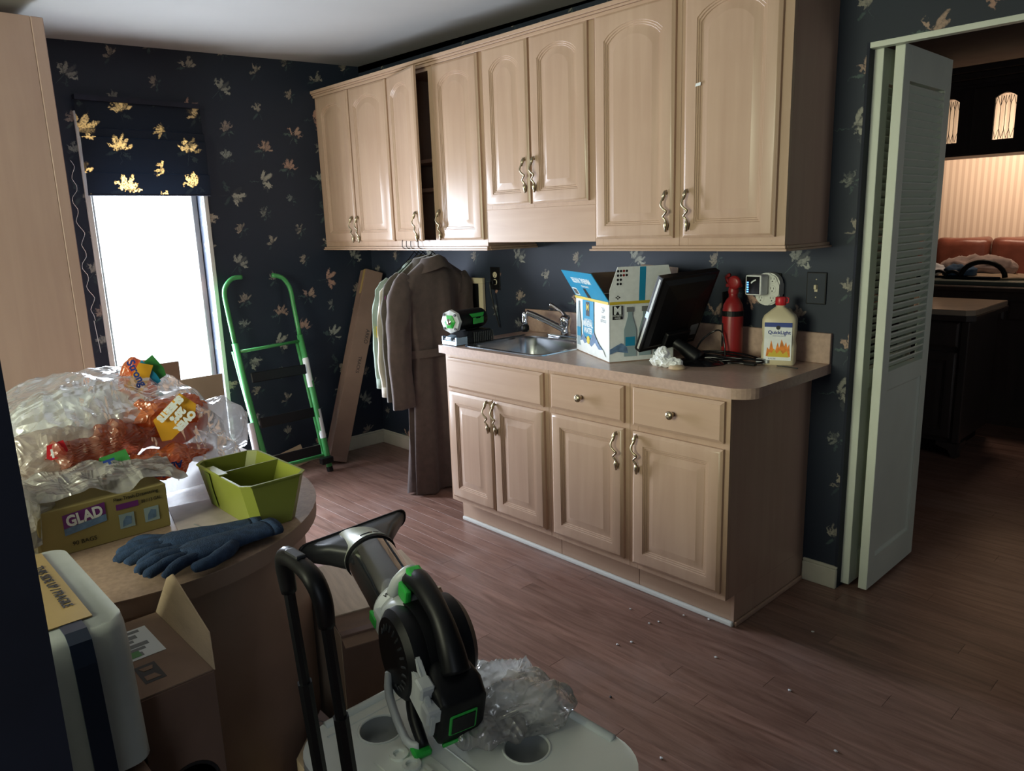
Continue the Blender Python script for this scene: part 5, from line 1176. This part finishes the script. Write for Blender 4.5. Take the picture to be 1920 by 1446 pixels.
bm = bm_new(); lathe(bm, [(.099, -.032), (.099, .032)], 40, 'x'); bo_('fan_drum', bm, 'black', auto=30)
bm = bm_new(); tube(bm, [(.0, .110, .070), (.004, .085, .108), (.004, .040, .128), (.004, -.04, .118), (.004, -.09, .085), (.004, -.125, .045)], [.022, .027, .024, .022, .026, .030], 14, smooth=5); bo_('handle', bm, 'black', True)
bm = bm_new(); tube(bm, [(-.028, .118, .060), (-.022, .108, .098), (.0, .102, .122), (.024, .108, .098), (.030, .118, .060)], [.014, .014, .013, .014, .014], 10, smooth=4); bo_('handle_collar', bm, 'grey', True)
bm = bm_new(); box(bm, -.014, .018, .056, .094, .126, .142, .005, 2); bo_('turbo_button', bm, 'green')
bm = bm_new(); box(bm, -.030, -.016, .050, .092, .075, .112, .005, 2); bo_('trigger', bm, 'green')
bm = bm_new(); rs = []
for yy, w2, z0, z1 in ((-.08, .038, -.050, .045), (-.105, .047, -.070, .048), (-.140, .054, -.085, .040), (-.170, .051, -.086, .024), (-.176, .043, -.078, .016)):
    rs.append([(x, yy, (z0+z1)/2+z) for x, z in rrect(-w2, w2, -(z1-z0)/2, (z1-z0)/2, .018, 4)])
rings(bm, rs); bo_('battery_housing', bm, 'black', auto=35)
bm = bm_new(); rings(bm, [[(x, -.177, -.035+z) for x, z in rrect(-.030, .030, -.026, .026, .004, 2)], [(x, -.179, -.035+z) for x, z in rrect(-.028, .028, -.024, .024, .004, 2)]]); bo_('battery_frame', bm, 'green')
bm = bm_new(); box(bm, -.025, .025, -.1805, -.179, -.056, -.014, .001); bo_('battery_face', bm, 'black')
bm = bm_new(); tube(bm, [(-.04, -.176, -.083), (.045, -.176, -.080)], .004, 6); bo_('battery_seam', bm, 'green', True)
for k, (y0, y1, z0, z1) in enumerate(((-.172, .0, -.075, .006), (-.125, -.02, .008, .030))):
    bm = bm_new(); z0 += .028; z1 += .026; prism(bm, [(y0, z0), (y1, z0+.018), (y1+.012, z1), (y0+.05, z1+.006), (y0-.004, z1-.03)], 0, .012, .002); xform(bm, frame((-.070+.008*k, 0, 0), (0, 1, 0), Z3) @ Matrix.Identity(4)); bo_('side_panel', bm, 'grey')
bm = bm_new(); box(bm, -.076, -.046, -.140, -.105, .012, .044, .004); box(bm, -.076, -.044, -.172, -.138, -.020, .015, .004); bo_('panel_clip', bm, 'grey')
bm = bm_new(); tube(bm, [(-.075, .015, -.055), (-.085, -.015, -.090), (-.088, -.11, -.112), (-.070, -.14, -.108)], [.012, .013, .012, .012], 8, smooth=3, flat=.7); bo_('support_leg', bm, 'grey', True)
bm = bm_new(); tube(bm, [(-.050, -.045, -.060), (-.062, -.09, -.085), (-.064, -.145, -.108)], [.020, .019, .016], 8, smooth=3, flat=.7); bo_('support_leg', bm, 'black', True)
bm = bm_new(); box(bm, -.088, -.050, -.158, -.128, -.123, -.108, .004); bo_('foot_pad', bm, 'green')
# ---- bubble wrap bag
bb = thing('bubble_film_bag', 'clump of clear bubbly plastic film on the cooler lid behind the blower', 'bag', at(968, 1305, 'z', LZ+.04))
bm = bm_new(); blob(bm, (0, 0, 0), (.112, .090, .055), 6, .5); fold(bm, .045, 2, (5, 14, 10), .4); fold(bm, .005, 7, (10, 34, 24), 1.4)
for v in bm.verts: v.co.z = max(v.co.z, -.0385)
obj('film', bm, 'bubble', bb, smooth=True)
bm = bm_new(); blob(bm, (.02, -.10, -.012), (.085, .055, .030), 4, .9); fold(bm, .02, 6, (6, 18, 14), .7)
for v in bm.verts: v.co.z = max(v.co.z, -.0385)
obj('film_tail', bm, 'milky_bag', bb, smooth=True)
bm = bm_new(); blob(bm, (0, 0, -.005), (.085, .07, .036), 4, .5); crumple(bm, .015, 14, 9)
for v in bm.verts: v.co.z = max(v.co.z, -.037)
obj('padding', bm, mat('cream_padding', (.85, .83, .76), .9, var=.2, vscale=30), bb, smooth=True)

# ================================================================== CRUMBS ON THE FLOOR
cr = random.Random(11)
for i, (u_, v_) in enumerate([(1217, 1170), (1235, 1167), (1182, 1143), (1158, 1210), (1342, 1234), (1282, 1155), (1329, 1163), (1480, 1296), (1524, 1186), (1567, 1410), (1240, 1423), (1184, 1205), (907, 972), (1145, 1308)]):
    bm = bm_new(); blob(bm, (0, 0, .003), (.006, .0045, .003), 1); 
    for v in bm.verts: v.co += Vector((cr.uniform(-1, 1), cr.uniform(-1, 1), 0))*.0015
    dark = i in (12, 13)
    o = obj('floor_crumb', bm, 'ink' if dark else 'white_paper', None, loc=at(u_, v_, 'z', 0)); tag(o, 'dark leaf crumb on the brown plank floor' if dark else 'tiny white chip on the brown plank floor', 'crumb', 'dark crumbs on the floor' if dark else 'white crumbs on the floor')
# ---- window chain
bc = thing('shade_chain', 'thin beaded shade chain hanging between pantry panel and window', 'chain', (.012, -1.735, 1.0))
bm = bm_new(); tube(bm, [(0, .012*math.sin(i*1.7)+.008*math.sin(i*.6), .86-i*.03) for i in range(28)], .0022, 5, smooth=2); obj('beads', bm, 'chrome', bc, smooth=True)
bm = bm_new(); tube(bm, [(0, .0, .05), (0, .01, -.12)], .0016, 5); obj('cord', bm, 'white_paper', bc)
# ---- roman shade
rs_ = thing('window_shade', 'folded roman shade of dark floral fabric glowing gold over the window', 'shade', (.0, -1.37, 1.9))
zs = [(2.16, .03), (2.02, .035), (2.015, .055), (1.975, .05), (1.97, .062), (1.80, .048), (1.795, .064), (1.69, .050)]
bm = bm_new(); pts = [(xx, z-1.9) for z, xx in zs]; th = .0015
y0, y1 = -.315, .31
va = [[bm.verts.new((x, y, z)) for y in (y0, y1)] for x, z in pts]
for i in range(len(va)-1): bm.faces.new((va[i][0], va[i][1], va[i+1][1], va[i+1][0]))
o = obj('fabric', bm, 'shade', rs_)
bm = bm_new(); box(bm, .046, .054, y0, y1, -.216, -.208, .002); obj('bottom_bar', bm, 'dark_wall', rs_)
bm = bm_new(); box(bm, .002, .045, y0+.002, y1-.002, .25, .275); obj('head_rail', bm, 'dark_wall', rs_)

# ================================================================== KITCHEN BEYOND
ki = thing('kitchen_island', 'dark wood kitchen island with pale top seen through the doorway', 'cabinet', (2.5, 2.4, 0))
IL = Vector((2.5, 2.4, 0))
bm = bm_new(); prism(bm, [(-1.0, -.34), (.515, -.34), (.555, -.30), (.555, .35), (-1.0, .35)], .868, .90, .003); obj('top', bm, mat('island_top', (.50, .40, .30), .18, var=.06, spec=.6), ki)
bm = bm_new(); prism(bm, [(-.98, -.345), (.52, -.345), (.562, -.305), (.562, .355), (-.98, .355)], .835, .8675, .003); obj('top_edge', bm, 'dark_wood', ki)
bm = bm_new(); box(bm, -.96, .515, -.30, .32, .09, .835); obj('carcass', bm, 'dark_wood', ki)
bm = bm_new(); box(bm, .49, .535, -.32, -.28, .09, .834, .006); obj('corner_post', bm, 'dark_wood', ki)
bm = bm_new(); box(bm, -.9, .46, -.24, .3, .0, .09); obj('toe_kick', bm, 'black', ki)
for x1_ in (.48, .02, -.44):
    obj('drawer', door_mesh(.42, .15, drawer=True), 'dark_wood', ki, auto=30, loc=(x1_-.42, -.30, .675)); bm = bm_new()
    obj('knob', KM, None, ki.children[-1], loc=(.21, -.02, .075))
    obj('door', door_mesh(.42, .53, 0), 'dark_wood', ki, auto=30, loc=(x1_-.42, -.30, .115))
bm = bm_new(); prism(bm, [(-.12, 0), (0, 0), (0, -.085), (-.03, -.085), (-.05, -.045), (-.12, -.02)], 0, .02); xform(bm, frame((.53, -.30, .0895), (1, 0, 0), Z3)); obj('bracket_foot', bm, 'dark_wood', ki)
bm = bm_new(); prism(bm, [(0, 0), (.12, 0), (.12, -.02), (.05, -.045), (.03, -.085), (0, -.085)], 0, .02); xform(bm, frame((.515, -.30, .0895), (0, 1, 0), Z3)); obj('bracket_foot', bm, 'dark_wood', ki)
hc = thing('hanging_cabinet', 'dark hanging kitchen cabinet with leaded glass doors over the far counter', 'cabinet', (2.6, 2.92, 1.81))
zt_, zb_ = .41, 0
bm = bm_new(); box(bm, -1.1, 1.1, -.16, .16, .40, .43); box(bm, -1.1, 1.1, -.16, .16, 0, .02); box(bm, -1.1, -1.08, -.16, .16, .02, .40); box(bm, 1.08, 1.1, -.16, .16, .02, .40); obj('carcass', bm, 'dark_wood', hc)
bm = bm_new()
for o_, z0, z1 in ((.01, .43, .46), (.03, .46, .50), (.055, .50, .54)): box(bm, -1.1-o_, 1.1+o_, -.16-o_, .16+o_, z0, z1, .004)
obj('crown', bm, 'dark_wood', hc)
for xa, px0, px1 in ((-.795, -.70, -.58), (-.475, -.38, -.24), (-.158, -.025, .078), (.160, .277, .392), (.480, .60, .73)):
    x0_, x1_ = xa, xa+.317
    z0, z1 = .085, .345
    bm = bm_new(); 
    for p in ((x0_, px0, -.18, -.16, .012, .40), (px1, x1_, -.18, -.16, .012, .40), (px0, px1, -.18, -.16, .012, z0), (px0, px1, -.18, -.16, z1+.02, .40)): box(bm, *p)
    K = 8; prism(bm, [(px0, z1+.021), (px0, z1-.012)]+[(px0+(px1-px0)*i/K, z1-.012+.026*math.sin(PI*i/K)) for i in range(1, K)]+[(px1, z1-.012), (px1, z1+.021)], -.0, .0199)
    n_ = len(bm.verts); bm.verts.ensure_lookup_table()
    for v in bm.verts[-(2*(K+3)):]: x_, y_, z_ = v.co; v.co = Vector((x_, -.18+z_, y_))
    dr = obj('door', bm, 'dark_wood', hc)
    bm = bm_new(); box(bm, px0, px1, -.171, -.168, z0, z1); obj('pane', bm, 'glass', dr)
    w_ = px1-px0; bm = bm_new()
    for f in (.27, .5, .73): tube(bm, [(px0+w_*f, -.173, z0), (px0+w_*f, -.173, z1)], .0016, 4)
    for z_, s in ((z1-.03, 1), (z0+.03, -1)):
        for f in (.0, .27, .5, .73): 
            a_ = px0+w_*f; b_ = px0+w_*min(1, f+.25); tube(bm, [(a_, -.173, z_-s*.03), ((a_*.7+b_*.3), -.173, z_+s*.0), ((a_+b_)/2, -.173, z_+s*.025)], .0014, 4); tube(bm, [(b_, -.173, z_-s*.03), ((b_*.7+a_*.3), -.173, z_), ((a_+b_)/2, -.173, z_+s*.025)], .0014, 4)
    obj('leading', bm, 'ink', dr)
fc = thing('far_counter', 'dark counter with raised ledge behind the island, crowded with laundry', 'counter', (2.6, 3.35, 0))
bm = bm_new(); box(bm, -1.2, 1.2, -.28, .28, 0, .92); obj('base', bm, 'dark_wood', fc)
bm = bm_new(); box(bm, -1.25, 1.25, -.33, .33, .92, .955, .006); obj('top', bm, 'dark_wood', fc)
for k in range(6): obj('drawer', door_mesh(.36, .13, drawer=True), 'dark_wood', fc, auto=30, loc=(-1.15+k*.385, -.28, .735))
FZ = .955
bm = bm_new(); box(bm, -.35, .5, -.24, .2, 0, .03, .004); tag(obj('flat_box', bm, mat('grey_green_box', (.12, .15, .13), .6), None, loc=(2.6, 3.35, FZ)), 'flat grey green box on the far counter under the laundry', 'box')
def sheet(name, label, cat, c, s, m, seed, fr=7, amp=.02):
    bm = bm_new(); blob(bm, (0, 0, 0), s, 4); crumple(bm, amp, fr, seed)
    for v in bm.verts: v.co.z = max(v.co.z, -s[2]*.55)
    lo = min(v.co.z for v in bm.verts)
    return tag(obj(name, bm, m, None, smooth=True, loc=(c[0], c[1], c[2]-lo)), label, cat)
sheet('pale_paper', 'large pale paper sheet lying on the flat box', 'paper', (2.78, 3.42, FZ+.031), (.36, .17, .018), 'cardboard_lt', 2, 5, .01)
sheet('folded_garment', 'pale pink garment heaped at the back of the far counter', 'clothing', (2.66, 3.52, FZ+.045), (.24, .10, .085), 'cloth_pink', 3, 12, .03)
sheet('folded_garment', 'white striped garment on the far counter left side', 'clothing', (2.36, 3.45, FZ+.031), (.12, .08, .06), 'tissue', 4, 14, .02)
sheet('folded_garment', 'blue denim garment in the middle of the laundry', 'clothing', (2.60, 3.30, FZ+.055), (.11, .05, .045), 'jeans', 5, 14, .02)
sheet('black_bag', 'black bundle at the left end of the far counter', 'bag', (2.12, 3.30, FZ), (.17, .14, .14), 'black_cloth', 6, 8, .03)
bm = bm_new()
for cx, r_ in ((-.22, .10), (-.03, .042), (.06, .042), (.25, .12)):
    tube(bm, [(cx+r_*1.15*math.cos(a), 0, r_*math.sin(a)*.9) for a in [PI*i/12 for i in range(13)]], .018 if r_ > .05 else .012, 8)
box(bm, -.32, .36, -.012, .012, -.012, .006, .004)
tag(obj('arched_rack', bm, 'black', None, smooth=True, loc=(2.52, 3.235, FZ+.048)), 'black arched rack standing among the laundry', 'rack')
so = thing('sofa', 'brown leather sofa with plump back cushions against the striped wall', 'sofa', (2.6, 4.6, 0))
bm = bm_new(); box(bm, -1.4, 1.4, -.35, .40, .08, .50, .04, 3); obj('seat', bm, 'leather', so)
bm = bm_new(); box(bm, -1.4, 1.4, .22, .42, .4, 1.10, .06, 3); obj('back', bm, 'leather', so)
for k, (xc, w2) in enumerate(((-.97, .34), (-.39, .215), (.06, .225), (.55, .24), (1.05, .25))):
    bm = bm_new(); box(bm, -w2, w2, -.10, .12, -.30, .30, .07, 4)
    bmesh.ops.subdivide_edges(bm, edges=[e for e in bm.edges if e.calc_length() > .08], cuts=4, use_grid_fill=True)
    for v in bm.verts:
        sx_ = abs(v.co.x)/w2; v.co.y *= 1-.35*sx_**3; v.co += Vector((0, noise.noise(v.co*9+Vector((k, 0, 0)))*.022, noise.noise(v.co*7+Vector((k, 5, 0)))*.012)); v.co.z *= 1+.05*(1 if v.co.z > 0 else 0)*sx_**4
    obj('back_cushion', bm, 'leather', so, smooth=True, loc=(xc, .12, .93))
for x in (-1.3, 1.3):
    for y in (-.3, .33):
        bm = bm_new(); box(bm, x-.03, x+.03, y-.03, y+.03, 0, .085); obj('leg', bm, 'dark_wood', so)
bpy.context.view_layer.update()
